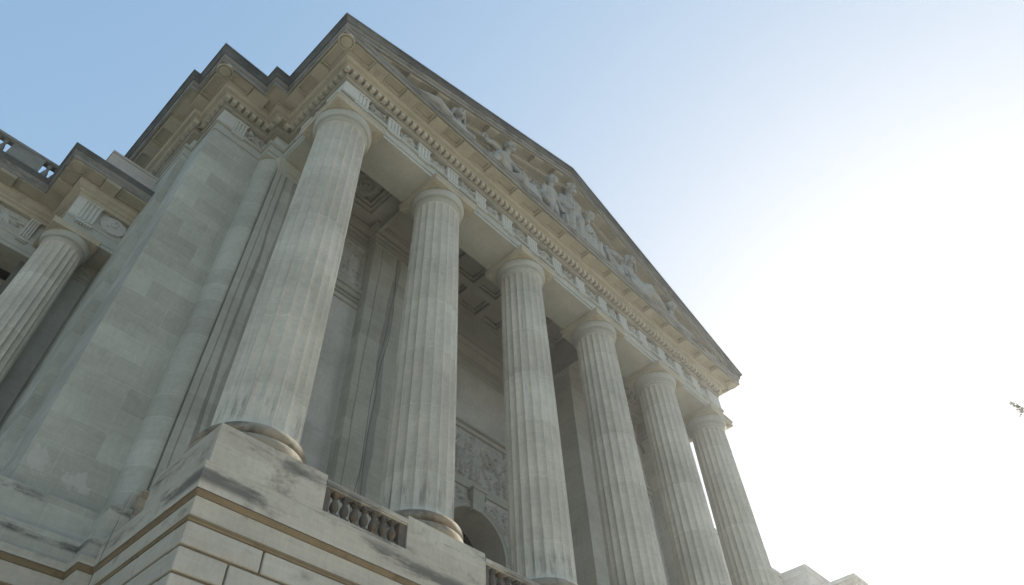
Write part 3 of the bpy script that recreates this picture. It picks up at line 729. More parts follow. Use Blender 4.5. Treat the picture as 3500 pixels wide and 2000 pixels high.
for sg in (-1,1):
    N=16
    rr=[[(AX+sg*(.40+.05*j),YB-.28+.15*math.cos(2*math.pi*i/N),8.5+.15*math.sin(2*math.pi*i/N)) for i in range(N)] for j in (0,1)]; m.loft(rr,True,True)
child(m,'keystone',M['trim'],cw)
# spandrels
for sg in (-1,1):
    F=Field(80,80,1); r2=random.Random(9+sg)
    for i in range(70):
        u,v=r2.uniform(-.9,.95),r2.uniform(-.95,.85)
        if math.hypot((u+1),(v+1.35))<1.75: continue
        F.leaf((u*sg,v),r2.uniform(0,6.3),.32,.075,.9,r2.uniform(-1.4,1.4))
    dd=np.hypot(F.u*sg+1.15,F.v+1.9); pass
    a0,a1=sorted((AX+sg*.5,AX+sg*2.75)); relief(F,('f',YB),a0,a1,6.55,8.6,.16,'spandrel_relief',cw,M['carve'],mask=lambda p:math.hypot(p[0]-AX,p[2]-ASP)>AR+.3)
m=MB(); m.box(AX-3.3,AX+3.3,YB-.1,YB,8.82,9.28); m.box(AX-3.3,AX+3.3,YB-.12,YB,12.05,12.12); m.box(AX-3.3,AX+3.3,YB-.16,YB,12.42,12.52); m.box(AX-3.3,AX-2.9,YB-.08,YB,9.28,12.05); m.box(AX+2.9,AX+3.3,YB-.08,YB,9.28,12.05); child(m,'panel_frame',M['trim'],cw)
def fig2d(F,x,base,h,lean=0,arms=((-.16,-.28),(.16,-.3)),kneel=False,robe=True):
    top=base+h; hd=h*.085
    F.disc((x+lean,top-hd),hd*1.05,1.1); F.seg((x+lean,top-2.1*hd),(x+lean*.7,top-h*.25),hd*.5,hd*1.4,.95)
    F.seg((x+lean*.6,top-h*.25),(x,base+h*.45),hd*1.5,hd*1.35,1)
    if kneel:
        F.seg((x,base+h*.4),(x+.22*h,base+h*.35),hd*1.1,hd*.9,1); F.seg((x+.22*h,base+h*.35),(x+.2*h,base),hd*.8,hd*.5,.9); F.seg((x,base+h*.4),(x-.05*h,base+.05),hd*1.2,hd*.7,.9)
    else:
        for s_ in (-1,1): F.seg((x+s_*hd*.6,base+h*.45),(x+s_*hd*.9,base+.03),hd*.95,hd*.6,1); F.seg((x+s_*hd*.9,base+.03),(x+s_*hd*1.7,base),hd*.4,hd*.3,.9)
    for s_,(ax,ay) in zip((-1,1),arms):
        sh=(x+lean*.8+s_*hd*1.25,top-h*.2); el=(sh[0]+ax*h*.6,sh[1]+ay*h*.5); F.seg(sh,el,hd*.55,hd*.45,1.05); F.seg(el,(el[0]+ax*h*.45,el[1]+ay*h*.55),hd*.45,hd*.35,1.1)
    if robe:
        for k in range(5): F.cut((x-hd+hd*.5*k,base+h*.62),(x-hd*1.4+hd*.7*k,base+.08),.014,.45)
F=Field(210,110,2.05)
fig2d(F,0,-.92,1.86,0.02,((-.3,-.15),(.22,-.42)))
fig2d(F,1.2,-.92,1.45,-.12,((-.5,.25),(-.4,-.1)),True); fig2d(F,-.75,-.92,1.6,.06,((-.25,-.5),(.35,-.2)))
fig2d(F,-1.45,-.92,1.4,.1,((.3,-.3),(.4,.1)),True); fig2d(F,1.75,-.92,1.6,-.02,((-.3,-.3),(.1,-.5)))
for i in range(14): F.leaf((.72+.02*math.cos(i),-.75),1.57+.09*(i-7),.75,.045,.8,.04*(i-7))
F.seg((.72,-.9),(.72,-.2),.05,.04,.8); r2=random.Random(2)
for i in range(16): F.leaf((-.42+r2.uniform(-.08,.08),-.8+r2.uniform(0,.9)),1.57+r2.uniform(-1,1),.3,.05,.7,r2.uniform(-1,1))
F.h+=.04*np.sin(F.u*31+4*np.sin(F.v*9))*(F.h>.3)
relief(F,('f',YB),AX-2.9,AX+2.9,9.28,12.05,.2,'figure_relief',cw,M['carve'])
# moulded cornice high on the entrance wall
mb=MB(); sweep(mb,[(XI+.0,YB-.0),(mir(XI),YB)],[(0,16.12),(.05,16.14),(.05,16.24),(.09,16.26),(.09,16.6),(.12,16.62),(.12,16.68),(.04,16.7),(.04,17.25),(.1,17.3),(.22,17.5),(.3,17.6),(.3,17.75),(.36,17.8),(.44,17.95),(.44,18.05),(0,18.1)])
child(mb,'wall_cornice',M['ceil'],cw)
# door and fanlight in the arch
m=MB(); m.box(AX-AR-.2,AX+AR+.2,YB+1.55,YB+1.7,-1.12,8.2); child(m,'fanlight',M['glass'],cw)
m=MB()
for r in (.55,1.0,1.45,1.9):
    N=40; rr=[]
    for i in range(N+1):
        t=math.pi*i/N; rr.append([(AX+(r+d)*math.cos(t),YB+1.55-y,ASP+(r+d)*math.sin(t)) for d,y in ((0,.0),(0,.07),(.07,.07),(.07,0))])
    m.loft(rr,False)
for i in range(1,12):
    t=math.pi*i/12; c_,s_=math.cos(t),math.sin(t)
    m.add([(AX+.55*c_-.03*s_,YB+1.49,ASP+.55*s_+.03*c_),(AX+.55*c_+.03*s_,YB+1.49,ASP+.55*s_-.03*c_),(AX+1.9*c_+.03*s_,YB+1.49,ASP+1.9*s_-.03*c_),(AX+1.9*c_-.03*s_,YB+1.49,ASP+1.9*s_+.03*c_)],[(0,1,2,3)])
m.box(AX-AR,AX+AR,YB+1.4,YB+1.55,ASP-.2,ASP); m.box(AX-.06,AX+.06,YB+1.42,YB+1.5,-1.1,ASP-.2)
child(m,'bronze_grille',M['door'],cw)
# ------------------------------------------------------------------ pediment sculpture
def capsule(mb,a,b,r1,r2,n=10):
    a=Vector(a);b=Vector(b);d=b-a;L=d.length
    q=d.to_track_quat('Z','Y') if L>1e-6 else Matrix.Identity(3).to_quaternion()
    rings=[]
    for i in range(5): 
        t=-math.pi/2+math.pi/2*i/4.0; rings.append((max(.001,r1*math.cos(t)),r1*math.sin(t)))
    for i in range(5):
        t=math.pi/2*i/4.0; rings.append((max(.001,r2*math.cos(t)),L+r2*math.sin(t)))
    rr=[[tuple(a+q@Vector((r*math.cos(2*math.pi*k/n),r*math.sin(2*math.pi*k/n),z))) for k in range(n)] for r,z in rings]
    mb.loft(rr,True,True)
def ell(mb,c,r,n=14,m=9,rot=None):
    rr=[]
    for i in range(m+1):
        t=-math.pi/2+math.pi*i/m; ring=[]
        for k in range(n):
            v=Vector((max(.002,math.cos(t))*r[0]*math.cos(2*math.pi*k/n),max(.002,math.cos(t))*r[1]*math.sin(2*math.pi*k/n),math.sin(t)*r[2]))
            if rot: v=rot@v
            ring.append(tuple(Vector(c)+v))
        rr.append(ring)
    mb.loft(rr,True,True)
def head(mb,c,h,yaw=0,pitch=0,hair='curl',seed=1,neck=None):
    """head of height h at centre c, facing -y turned by yaw"""
    rot=(Matrix.Rotation(yaw,3,'Z')@Matrix.Rotation(pitch,3,'X'))
    P=lambda x,y,z:tuple(Vector(c)+rot@Vector((x*h,y*h,z*h)))
    ell(mb,P(0,.02,.06),(.37*h,.44*h,.44*h),rot=rot); ell(mb,P(0,-.12,-.2),(.27*h,.28*h,.30*h),rot=rot)
    capsule(mb,P(0,-.42,.05),P(0,-.52,-.13),.045*h,.075*h,8)            # nose
    for s in (-1,1):
        capsule(mb,P(s*.06,-.42,.10),P(s*.24,-.36,.10),.05*h,.04*h,8)    # brow
        ell(mb,P(s*.14,-.37,.0),(.07*h,.05*h,.045*h),rot=rot)              # eye
        ell(mb,P(s*.2,-.26,-.14),(.12*h,.13*h,.12*h),rot=rot)              # cheek
        ell(mb,P(s*.38,.05,-.02),(.05*h,.1*h,.13*h),rot=rot)               # ear
    capsule(mb,P(-.09,-.40,-.25),P(.09,-.40,-.25),.035*h,.035*h,8); capsule(mb,P(-.07,-.39,-.31),P(.07,-.39,-.31),.04*h,.04*h,8)
    ell(mb,P(0,-.36,-.42),(.1*h,.09*h,.09*h),rot=rot)
    rn=random.Random(seed)
    if hair=='curl':
        for i in range(46):
            t=rn.uniform(0,2*math.pi); p=rn.uniform(.05,1.45); x,y,z=.42*math.sin(p)*math.cos(t),.46*math.sin(p)*math.sin(t)+.04,.46*math.cos(p)+.06
            if y<-.22 and z<.24: continue
            r=rn.uniform(.06,.1)*h; ell(mb,P(x,y,z),(r,r,r),8,5)
    elif hair=='band':
        for i in range(14):
            t=math.pi*i/13; capsule(mb,P(.0,-.34,.33),P(.45*math.cos(t),.12+.28*math.sin(t),.05-.1*math.sin(t)),.07*h,.08*h,8)
        for s in (-1,1): capsule(mb,P(s*.02,-.38,.33),P(s*.42,-.1,.1),.08*h,.1*h,8)
        ell(mb,P(0,.42,.0),(.17*h,.17*h,.17*h))
        for i in range(20):
            t=2*math.pi*i/20; ell(mb,P(.41*math.cos(t),.46*math.sin(t)+.02,.26),(.05*h,.05*h,.05*h),6,4)
    else: # veil
        for i in range(15):
            t=-.25+(math.pi+.5)*i/14; capsule(mb,P(.46*math.cos(t),.02,.12+.44*math.sin(t)),P(.5*math.cos(t),.3,.05+.3*math.sin(t)),.09*h,.12*h,8)
        for s in (-1,1): capsule(mb,P(s*.46,.0,.05),P(s*.55,.06,-.75),.09*h,.12*h,8)
    if neck: capsule(mb,P(0,.06,-.2),neck,.21*h,.26*h)
def limb(mb,pts,rs):
    for i in range(len(pts)-1): capsule(mb,pts[i],pts[i+1],rs[i],rs[i+1],12)
def hand(mb,c,d,s,side=1):
    c=Vector(c); d=Vector(d).normalized(); u=Vector((0,-1,0)).cross(d); u=u.normalized() if u.length>.1 else Vector((1,0,0)); w=d.cross(u)
    capsule(mb,c,c+d*.28*s,.17*s,.17*s,8)
    for i,l in enumerate((.30,.36,.33,.25)):
        b0=c+d*.32*s+u*(i-1.5)*.095*s; m=b0+d*l*.55*s+w*.02*s; capsule(mb,b0,m,.052*s,.047*s,6); capsule(mb,m,m+d*l*.5*s+w*.10*s,.047*s,.038*s,6)
    t=c+d*.08*s+u*side*.17*s; capsule(mb,t,t+(d*.7+u*side*.6)*.26*s,.06*s,.048*s,6)
def folds(mb,top,bot,n,r0,r1,seed=1,jit=.06):
    rn=random.Random(seed)
    for i in range(n):
        t=i/(n-1) if n>1 else .5
        a=Vector(top[0]).lerp(Vector(top[1]),t); b=Vector(bot[0]).lerp(Vector(bot[1]),t)
        a+=Vector((rn.uniform(-jit,jit),rn.uniform(-jit,jit)*.7,0)); b+=Vector((rn.uniform(-jit,jit),rn.uniform(-jit,jit)*.7,0))
        mid=a.lerp(b,.5)+Vector((rn.uniform(-jit,jit),-rn.uniform(0,jit),0))
        capsule(mb,a,mid,r0,(r0+r1)/2,8); capsule(mb,mid,b,(r0+r1)/2,r1,8)
def carve(mb,name,label,cat='statue',vox=.04,group='sculptures along the pediment ledge'):
    me=bpy.data.meshes.new('tmp'); me.from_pydata(mb.v,[],mb.f); me.update()
    bm=bmesh.new(); bm.from_mesh(me); bmesh.ops.recalc_face_normals(bm,faces=bm.faces); bm.to_mesh(me); bm.free()
    t=bpy.data.objects.new('tmp',me); COL.objects.link(t)
    md=t.modifiers.new('r','REMESH'); md.mode='VOXEL'; md.voxel_size=vox
    sm=t.modifiers.new('s','SMOOTH'); sm.iterations=2; sm.factor=.5
    dg=bpy.context.evaluated_depsgraph_get(); dg.update()
    m2=bpy.data.meshes.new_from_object(t.evaluated_get(dg)); m2.name=name
    bpy.data.objects.remove(t); bpy.data.meshes.remove(me)
    m2.polygons.foreach_set('use_smooth',[True]*len(m2.polygons)); m2.materials.clear(); m2.materials.append(M['statue'])
    o=bpy.data.objects.new(name,m2); COL.objects.link(o); tag(o,label,cat,group); return o
ZL=20.70  # ledge
# central seated woman
mb=MB(); hx,hy,hz=13.86,-1.90,25.78
head(mb,(hx,hy,hz),1.0,.12,.12,'band',3,(13.85,-1.72,24.85))
ell(mb,(13.83,-1.66,24.2),(.72,.46,.72)); ell(mb,(13.8,-1.62,23.1),(.62,.45,.7)); ell(mb,(13.8,-1.55,22.3),(.95,.5,.6))
for s in (-1,1):
    ell(mb,(13.84+s*.70,-1.64,24.55),(.3,.28,.28)); ell(mb,(13.84+s*.33,-2.02,24.12),(.26,.2,.26))
    limb(mb,[(13.84+s*.78,-1.66,24.5),(13.84+s*1.10,-1.7,23.6),(13.84+s*.75,-2.0,23.0)],[.25,.21,.15]); hand(mb,(13.84+s*.75,-2.0,23.0),(-s*.3,-.6,-.6),.75,-s)
    limb(mb,[(13.75+s*.32,-1.6,22.5),(13.75+s*.40,-1.98,22.85),(13.7+s*.36,-1.9,21.4),(13.7+s*.37,-1.9,20.95)],[.42,.34,.25,.2]); capsule(mb,(13.7+s*.37,-1.95,20.95),(13.7+s*.40,-2.2,20.9),.13,.11)
folds(mb,((13.1,-1.9,23.0),(14.4,-1.9,23.0)),((12.9,-1.95,20.8),(14.4,-1.95,20.8)),13,.07,.11,4)
folds(mb,((13.0,-1.7,24.5),(13.2,-1.9,24.4)),((12.65,-1.6,20.8),(13.1,-1.9,20.8)),6,.13,.2,5); folds(mb,((14.5,-1.8,24.5),(14.75,-1.65,24.5)),((14.6,-1.9,20.8),(15.0,-1.6,20.8)),6,.13,.2,6)
folds(mb,((13.3,-2.05,24.6),(14.3,-2.05,24.7)),((13.25,-2.0,23.2),(14.3,-2.0,23.2)),9,.05,.07,7,.04)
mb.box(12.7,14.95,-1.5,-.93,20.7,23.6)
carve(mb,'statue','large seated stone woman with headband, at the centre under the pediment peak',vox=.035)
# boy
mb=MB(); head(mb,(11.98,-2.02,24.62),.80,.5,.1,'curl',8,(11.92,-1.85,23.95))
ell(mb,(11.9,-1.8,23.45),(.50,.34,.52)); ell(mb,(11.88,-1.78,22.8),(.4,.3,.45)); ell(mb,(11.86,-1.78,22.3),(.45,.34,.34))
for s in (-1,1):
    ell(mb,(11.9+s*.46,-1.8,23.68),(.19,.18,.18)); limb(mb,[(11.9+s*.5,-1.8,23.65),(11.9+s*.68,-1.85,22.9),(11.9+s*.74,-2.0,22.25)],[.165,.13,.09]); hand(mb,(11.9+s*.74,-2.0,22.25),(0,-.3,-1),.55,-s)
    limb(mb,[(11.86+s*.21,-1.8,22.25),(11.84+s*.24,-1.92,21.55),(11.82+s*.24,-1.82,20.8)],[.27,.2,.13])
carve(mb,'statue','nude stone boy standing left of the seated woman, arms lowered')
# seated woman to the right
mb=MB(); head(mb,(15.30,-1.98,24.42),.82,.55,.15,'band',5,(15.2,-1.78,23.7))
ell(mb,(15.22,-1.7,23.2),(.56,.38,.58)); ell(mb,(15.3,-1.68,22.3),(.62,.42,.6))
for s in (-1,1):
    limb(mb,[(15.2+s*.5,-1.7,23.45),(15.2+s*.72,-1.8,22.7),(15.3+s*.45,-2.0,22.4)],[.2,.16,.11]); hand(mb,(15.3+s*.45,-2.0,22.4),(-s*.2,-.6,-.5),.58,-s)
    limb(mb,[(15.4+s*.3,-1.8,22.1),(15.5+s*.3,-1.95,22.2),(15.4+s*.3,-1.9,20.85)],[.36,.3,.2])
folds(mb,((14.85,-1.95,23.4),(15.6,-1.95,23.3)),((14.7,-2.0,20.8),(16.2,-1.95,20.8)),12,.08,.13,8); folds(mb,((15.0,-2.0,22.4),(15.9,-1.98,22.3)),((14.9,-2.0,20.8),(16.3,-1.9,20.8)),8,.09,.12,9)
carve(mb,'statue','draped stone woman seated low just right of the central figure, face turned right')
# man with raised arm and bow-shaped ring
mb=MB(); head(mb,(8.42,-2.0,23.85),.80,.75,.1,'curl',12,(8.30,-1.8,23.2))
ell(mb,(8.12,-1.72,22.7),(.58,.36,.6),rot=Matrix.Rotation(.35,3,'Y')); ell(mb,(8.3,-1.7,21.9),(.48,.36,.5)); ell(mb,(8.4,-1.7,21.3),(.55,.4,.45))
limb(mb,[(7.65,-1.78,23.0),(7.05,-1.95,22.75),(6.62,-2.0,22.35)],[.22,.17,.11]); hand(mb,(6.62,-2.0,22.35),(-.3,-.2,.9),.6,1)
limb(mb,[(8.6,-1.75,22.95),(8.95,-1.9,22.35),(8.9,-2.15,21.8)],[.2,.16,.11]); hand(mb,(8.9,-2.15,21.8),(.2,-.3,-.9),.58,1)
for i in range(9):
    t=math.pi*i/8-.2; capsule(mb,(6.55+.26*math.cos(t),-2.02,22.45+.45*math.sin(t)),(6.55+.26*math.cos(t+.4),-2.02,22.45+.45*math.sin(t+.4)),.07,.07,8)
limb(mb,[(8.2,-1.75,21.3),(7.3,-2.15,21.5),(7.0,-2.1,20.85)],[.36,.28,.18]); limb(mb,[(8.6,-1.75,21.3),(9.2,-2.15,21.4),(9.3,-2.05,20.85)],[.36,.27,.18])
folds(mb,((7.6,-1.6,22.9),(7.2,-1.5,22.6)),((6.4,-1.5,20.8),(7.6,-1.6,20.8)),7,.11,.17,10)
carve(mb,'statue','muscular stone man holding out a ring on his raised arm, left half of the pediment')
# garlanded mass between man and boy
mb=MB(); rn=random.Random(21)
ell(mb,(10.1,-1.5,21.7),(1.15,.5,.9)); ell(mb,(10.9,-1.7,22.05),(.4,.36,.55)); limb(mb,[(10.95,-1.85,22.3),(11.05,-2.15,21.6)],[.3,.2])
for s in (-1,1): limb(mb,[(10.9+s*.25,-1.8,22.5),(10.95+s*.5,-1.85,22.75),(10.95+s*.48,-1.9,23.05)],[.1,.075,.03]); limb(mb,[(10.9+s*.28,-1.75,22.35),(10.9+s*.55,-1.7,22.25)],[.08,.1])
for i in range(34): r=rn.uniform(.09,.17); ell(mb,(rn.uniform(9.1,10.8),-1.85+rn.uniform(-.15,.1),22.2+rn.uniform(-.45,.35)),(r,r,r),8,6)
folds(mb,((9.1,-1.85,22.1),(10.4,-1.95,22.1)),((9.0,-1.95,20.8),(10.6,-2.0,20.8)),12,.11,.16,13)
carve(mb,'statue','horned stone ox hung with fruit and cloth, between the man and the boy','statue')
# veiled reclining figure far left
mb=MB(); head(mb,(4.66,-2.02,22.40),.80,-.1,.12,'veil',2,(4.72,-1.85,21.8))
ell(mb,(4.85,-1.75,21.4),(.6,.4,.5)); limb(mb,[(4.4,-1.85,21.6),(3.9,-2.05,21.45),(3.45,-2.1,21.5)],[.2,.17,.12]); hand(mb,(3.45,-2.1,21.5),(-.9,-.1,-.1),.6,1)
limb(mb,[(5.2,-1.8,21.6),(5.6,-2.0,21.3)],[.2,.18]); limb(mb,[(4.5,-1.8,21.1),(3.2,-2.05,21.45),(2.2,-1.95,21.1),(1.2,-1.9,20.9)],[.38,.3,.22,.15])
folds(mb,((4.9,-1.9,21.7),(5.7,-1.8,21.4)),((4.4,-2.1,20.8),(6.2,-2.0,20.8)),9,.09,.14,14)
carve(mb,'statue','veiled stone figure reclining low at the far left of the pediment')
# reclining man to the right
mb=MB(); head(mb,(19.20,-2.02,23.68),.80,-.15,.15,'veil',6,(19.12,-1.85,23.0))
ell(mb,(19.05,-1.72,22.5),(.55,.38,.58),rot=Matrix.Rotation(-.25,3,'Y')); ell(mb,(19.4,-1.7,21.7),(.55,.4,.5))
limb(mb,[(18.6,-1.75,22.8),(18.2,-1.95,22.1),(18.1,-2.1,21.5)],[.2,.165,.12]); hand(mb,(18.1,-2.1,21.5),(-.2,-.3,-.9),.58,1)
limb(mb,[(19.55,-1.75,22.75),(19.9,-1.95,22.2),(20.3,-2.1,21.9)],[.2,.165,.12]); hand(mb,(20.3,-2.1,21.9),(.8,-.3,-.2),.58,1)
limb(mb,[(19.6,-1.75,21.6),(20.6,-2.05,22.2),(21.5,-1.95,21.6),(22.3,-1.9,21.0)],[.40,.33,.25,.15]); limb(mb,[(19.6,-1.85,21.2),(20.8,-2.2,21.4),(22.0,-2.1,20.9)],[.38,.3,.18])
folds(mb,((18.7,-1.95,22.6),(19.6,-2.0,22.5)),((18.6,-2.1,20.8),(20.2,-2.15,20.8)),10,.08,.13,16); folds(mb,((19.9,-2.0,22.0),(20.9,-2.1,22.1)),((20.0,-2.15,20.8),(22.2,-2.0,20.8)),9,.08,.11,17)
carve(mb,'statue','hooded stone figure reclining with long draped legs, right half of the pediment')
# animal and produce
mb=MB(); rn=random.Random(31)
ell(mb,(17.2,-1.6,21.8),(.8,.45,1.0)); ell(mb,(17.45,-1.85,22.7),(.35,.32,.42)); limb(mb,[(17.45,-1.95,22.7),(17.6,-2.25,22.2)],[.24,.15])
for i in range(40): r=rn.uniform(.09,.18); ell(mb,(rn.uniform(16.6,17.9),-1.85+rn.uniform(-.2,.1),22.0+rn.uniform(-1.0,.9)),(r,r,r),8,6)
limb(mb,[(16.75,-1.9,22.9),(16.55,-2.0,22.3),(16.6,-2.1,21.4)],[.16,.14,.1])
folds(mb,((17.3,-1.9,22.2),(18.2,-1.9,22.4)),((17.2,-2.1,20.8),(18.4,-2.0,20.8)),8,.1,.14,18)
carve(mb,'statue','heap of carved fruit and an animal head, beside the hooded reclining figure')
mb=MB(); rn=random.Random(77)
x=2.6
while x<25.2:
    lim=min(zs(x)-1.75,23.2)
    if lim>20.85:
        hgt=min(lim-20.6,rn.uniform(.8,2.2)); ell(mb,(x,-1.15,20.7+hgt*.35),(rn.uniform(.35,.6),.32,hgt*.6))
        folds(mb,((x-.3,-1.35,20.7+hgt*.8),(x+.3,-1.35,20.7+hgt*.8)),((x-.35,-1.75,20.72),(x+.35,-1.75,20.72)),4,.06,.11,int(x*10))
        for i in range(5): r=rn.uniform(.07,.14); ell(mb,(x+rn.uniform(-.3,.3),-1.45,20.8+hgt*rn.uniform(.4,1)),(r,r,r),7,5)
    x+=rn.uniform(.4,.55)
carve(mb,'statue','long low band of carved drapery and foliage behind all the figures','statue',vox=.05)
# bust at far right
mb=MB(); head(mb,(23.15,-2.02,22.52),.80,.3,.1,'curl',15,(23.12,-1.85,21.9)); ell(mb,(23.1,-1.75,21.45),(.55,.38,.5))
limb(mb,[(23.5,-1.8,21.6),(23.95,-2.0,21.3),(24.5,-2.05,21.1)],[.19,.16,.11]); hand(mb,(24.5,-2.05,21.1),(.9,-.2,-.1),.55,1); limb(mb,[(22.7,-1.8,21.6),(22.5,-2.0,21.1)],[.19,.15]); limb(mb,[(23.3,-1.8,21.1),(24.6,-1.95,21.2),(25.8,-1.9,20.9)],[.36,.27,.16])
carve(mb,'statue','curly haired stone figure crouching low near the right end of the pediment')
# ------------------------------------------------------------------ left wing with its own smaller order
W=empty('colonnade_wing',(-6,10,-11.9)); tag(W,'lower limestone wing with balustraded roof and one fluted column, left of the temple front','building')
def WP(o): o.parent=W; o.matrix_parent_inverse=Matrix.Translation((6,-10,11.9)); return o
def wpart(mb,name,mat,smooth=None): return WP(mb.build(name,mat,None,smooth))
wc=make_column(.72,11.98,.775,.70,1.7,.88,11.98,12.24,'column',WP); wc.location=(-5.49,8.66,0)
wc2=copy_tree(wc,(0,0,0)); WP(wc2); wc2.location=(-9.6,11.1,0)
wc3=copy_tree(wc,(0,0,0)); WP(wc3); wc3.location=(-13.6,11.1,0)
WPATH=[(-22,10.45),(-6.11,10.45),(-6.11,8.05),(-3.9,8.05)]
mb=MB(); sweep(mb,WPATH,[(-.3,12.245),(0,12.245),(0,12.42),(-.012,12.425),(.02,12.435),(.02,12.86),(.04,12.87),(.06,12.9),(.06,13.0),(-.05,13.02)])
mb.box(-6.1,-3.9,8.06,9.3,12.25,13.3); mb.box(-22,-4.3,10.46,11.7,12.25,13.3); mb.box(-6.1,-4.9,9.302,10.459,12.25,13.3)
wpart(mb,'architrave',M['trim'])
mb=MB(); sweep(mb,WPATH,[(-.3,13.01),(-.13,13.01),(-.13,14.2),(-.3,14.2)]); mb.box(-6.15,-5.80,8.01,8.4,13.012,14.11)
wf=wpart(mb,'frieze',M['frieze'])
triglyph(('f',8.05),-5.49,13.02,14.11,wf,.31,.9)
relief(kind(3,rnd,1.1),('f',8.05),-5.13,-4.05,13.03,14.1,.16,'metope_relief',wf,M['carve'])
# round shield in that panel
m=MB(); N=40; cx,cz=-4.55,13.55
rr=[[(cx+r*math.cos(2*math.pi*i/N),8.15-d,cz+r*.92*math.sin(2*math.pi*i/N)) for i in range(N)] for r,d in ((.5,0),(.5,.12),(.46,.16),(.38,.15),(.2,.19),(.13,.2),(.12,.24),(.05,.25),(.001,.25))]
m.loft(rr); child(m,'shield_relief',M['carve'],wf,40)
triglyph(('f',10.45),-6.78,13.02,14.11,wf,.19,.9); triglyph(('f',10.45),-8.5,13.02,14.11,wf,.31,.9)
F=Field(90,80,1.15)
for i in range(7): F.leaf((-.1,.1),2.0+.5*i,.9,.16,.9,.5)
F.leaf((-.1,.1),-.1,1.2,.12,.9,.25); F.leaf((-.1,.1),-.5,1.1,.13,.9,.4); F.leaf((0,-.1),-1.2,.8,.2,.9,.1); F.leaf((-.5,.4),.2,1.0,.14,.8,-.3)
relief(F,('f',10.45),-8.15,-7.0,13.03,14.1,.15,'metope_relief',wf,M['carve'])
mb=MB(); sweep(mb,WPATH,[(-.1,14.11),(.05,14.11),(.07,14.15),(.1,14.19),(.1,14.26),(.16,14.28),(.18,14.34),(.2,14.36),(.3,14.42),(.38,14.52),(.40,14.63),(.40,14.74),(1.0,14.74)])
wco=wpart(mb,'cornice',M['soffit'])
mb=MB(); sweep(mb,WPATH,[(.99,14.738),(1.02,14.738),(1.03,14.90),(1.06,14.92),(1.06,14.96),(1.09,15.0),(1.11,15.08),(1.13,15.09)]); child(mb,'corona',M['corona'],wco)
mb=MB(); sweep(mb,WPATH,[(1.12,15.085),(1.14,15.1),(1.16,15.16),(1.2,15.22),(1.225,15.25),(1.225,15.31),(-.5,15.36)]); child(mb,'gutter_moulding',M['soot'],wco)
def wmut(face,a,w=.6):
    m=MB(); fbox(m,face,a-w/2,a+w/2,.398,.97,14.60,14.745); fbox(m,face,a-w/2-.012,a+w/2+.012,.398,.99,14.66,14.743); child(m,'mutule',M['soffit'],wco)
wmut(('f',8.05),-5.46); 
for k in range(5): wmut(('f',10.45),-8.5-1.7*k)
wmut(('l',-6.11),8.66); m=MB()
def wpanel(face,a0,a1):
    panel(wco,face,a0,a1,.44,.98,14.742,.05,.05)
wpanel(('f',8.05),-6.45,-5.8); wpanel(('f',8.05),-5.1,-4.07); wpanel(('l',-6.11),7.7,8.3); wpanel(('f',10.45),-8.1,-7.2)
m=MB(); m.lathe([(.001,14.68),(.16,14.67),(.2,14.68),(.215,14.70),(.23,14.675),(.27,14.68),(.28,14.745)],(-6.11-.68,8.05-.68,0),32); child(m,'soffit_disc',M['soffit'],wco,40)
mb=MB(); mb.box(-6.13,-3.9,8.2,14,15.32,17.72); mb.box(-6.16,-3.9,8.16,14,17.721,17.85)
wpart(mb,'attic_block',M['far'])
mb=MB(); mb.box(-22,-6.2,9.65,9.95,15.34,15.55); mb.box(-22,-6.2,9.62,9.98,16.60,16.74); mb.box(-22,-6.2,9.66,9.94,16.55,16.6); mb.box(-22,-6.2,9.66,9.94,16.742,16.78)
wb=wpart(mb,'balustrade',M['corona'])
m=MB(); m.box(-9.10,-7.85,9.64,9.96,15.551,16.599); child(m,'balustrade_panel',M['corona'],wb)
m=MB(); m.box(-14.6,-13.2,9.64,9.96,15.551,16.599); child(m,'balustrade_panel',M['corona'],wb)
for xx in [-7.62,-7.30,-6.98,-6.66]+[-9.35-.33*k for k in range(11)]:
    m=MB(); m.lathe([(.11,15.55),(.11,15.62),(.07,15.66),(.06,15.7),(.11,15.82),(.13,15.95),(.11,16.1),(.065,16.28),(.055,16.38),(.075,16.4),(.06,16.42),(.1,16.5),(.11,16.55)],(xx,9.8,0),16); child(m,'baluster',M['corona'],wb,40)
mb=MB(); mb.box(-22,-4.1,18,18.6,-2,17); mb.box(-22,-4.2,11.75,18.2,13.05,15.3); mb.box(-6.1,-4.2,9.35,11.76,13.32,15.3); mb.box(-4.85,-4.09,11.2,18.1,-2,13.3); mb.box(-6.35,-6.15,10.8,18.1,-2,13.3); mb.box(-22,-6.36,13.2,13.8,-2,13.3)  # thin wall left of the recess is added to block light entering it
wpart(mb,'back_and_blocking_walls',M['dusk'])
mb=MB()
for (x0,x1,y0) in ((-4.95,-4.05,9.4),(-7.45,-6.5,12.4),(-10.1,-9.1,12.1)):
    mb.box(x0,x1,y0,13.19,-1.5,11.6); mb.box(x0-.03,x1+.03,y0-.03,13.18,11.45,11.55)
    for k,(d,z0,z1) in enumerate(((.03,11.6,11.8),(.08,11.801,11.9),(.13,11.901,12.1),(.17,12.101,12.244))): mb.box(x0-d,x1+d,y0-d,13.18,z0,z1)
wpart(mb,'pilaster',M['trim'])
mb=MB(); mb.box(-22,-4.4,7.6,12.7,-12,-1.2); mb.box(-6.9,-4.09,7.2,10.5,-1.2,-.003); mb.box(-22,-6.9,10.0,12.7,-1.2,-.004)
wpart(mb,'wing_base',M['wall'])
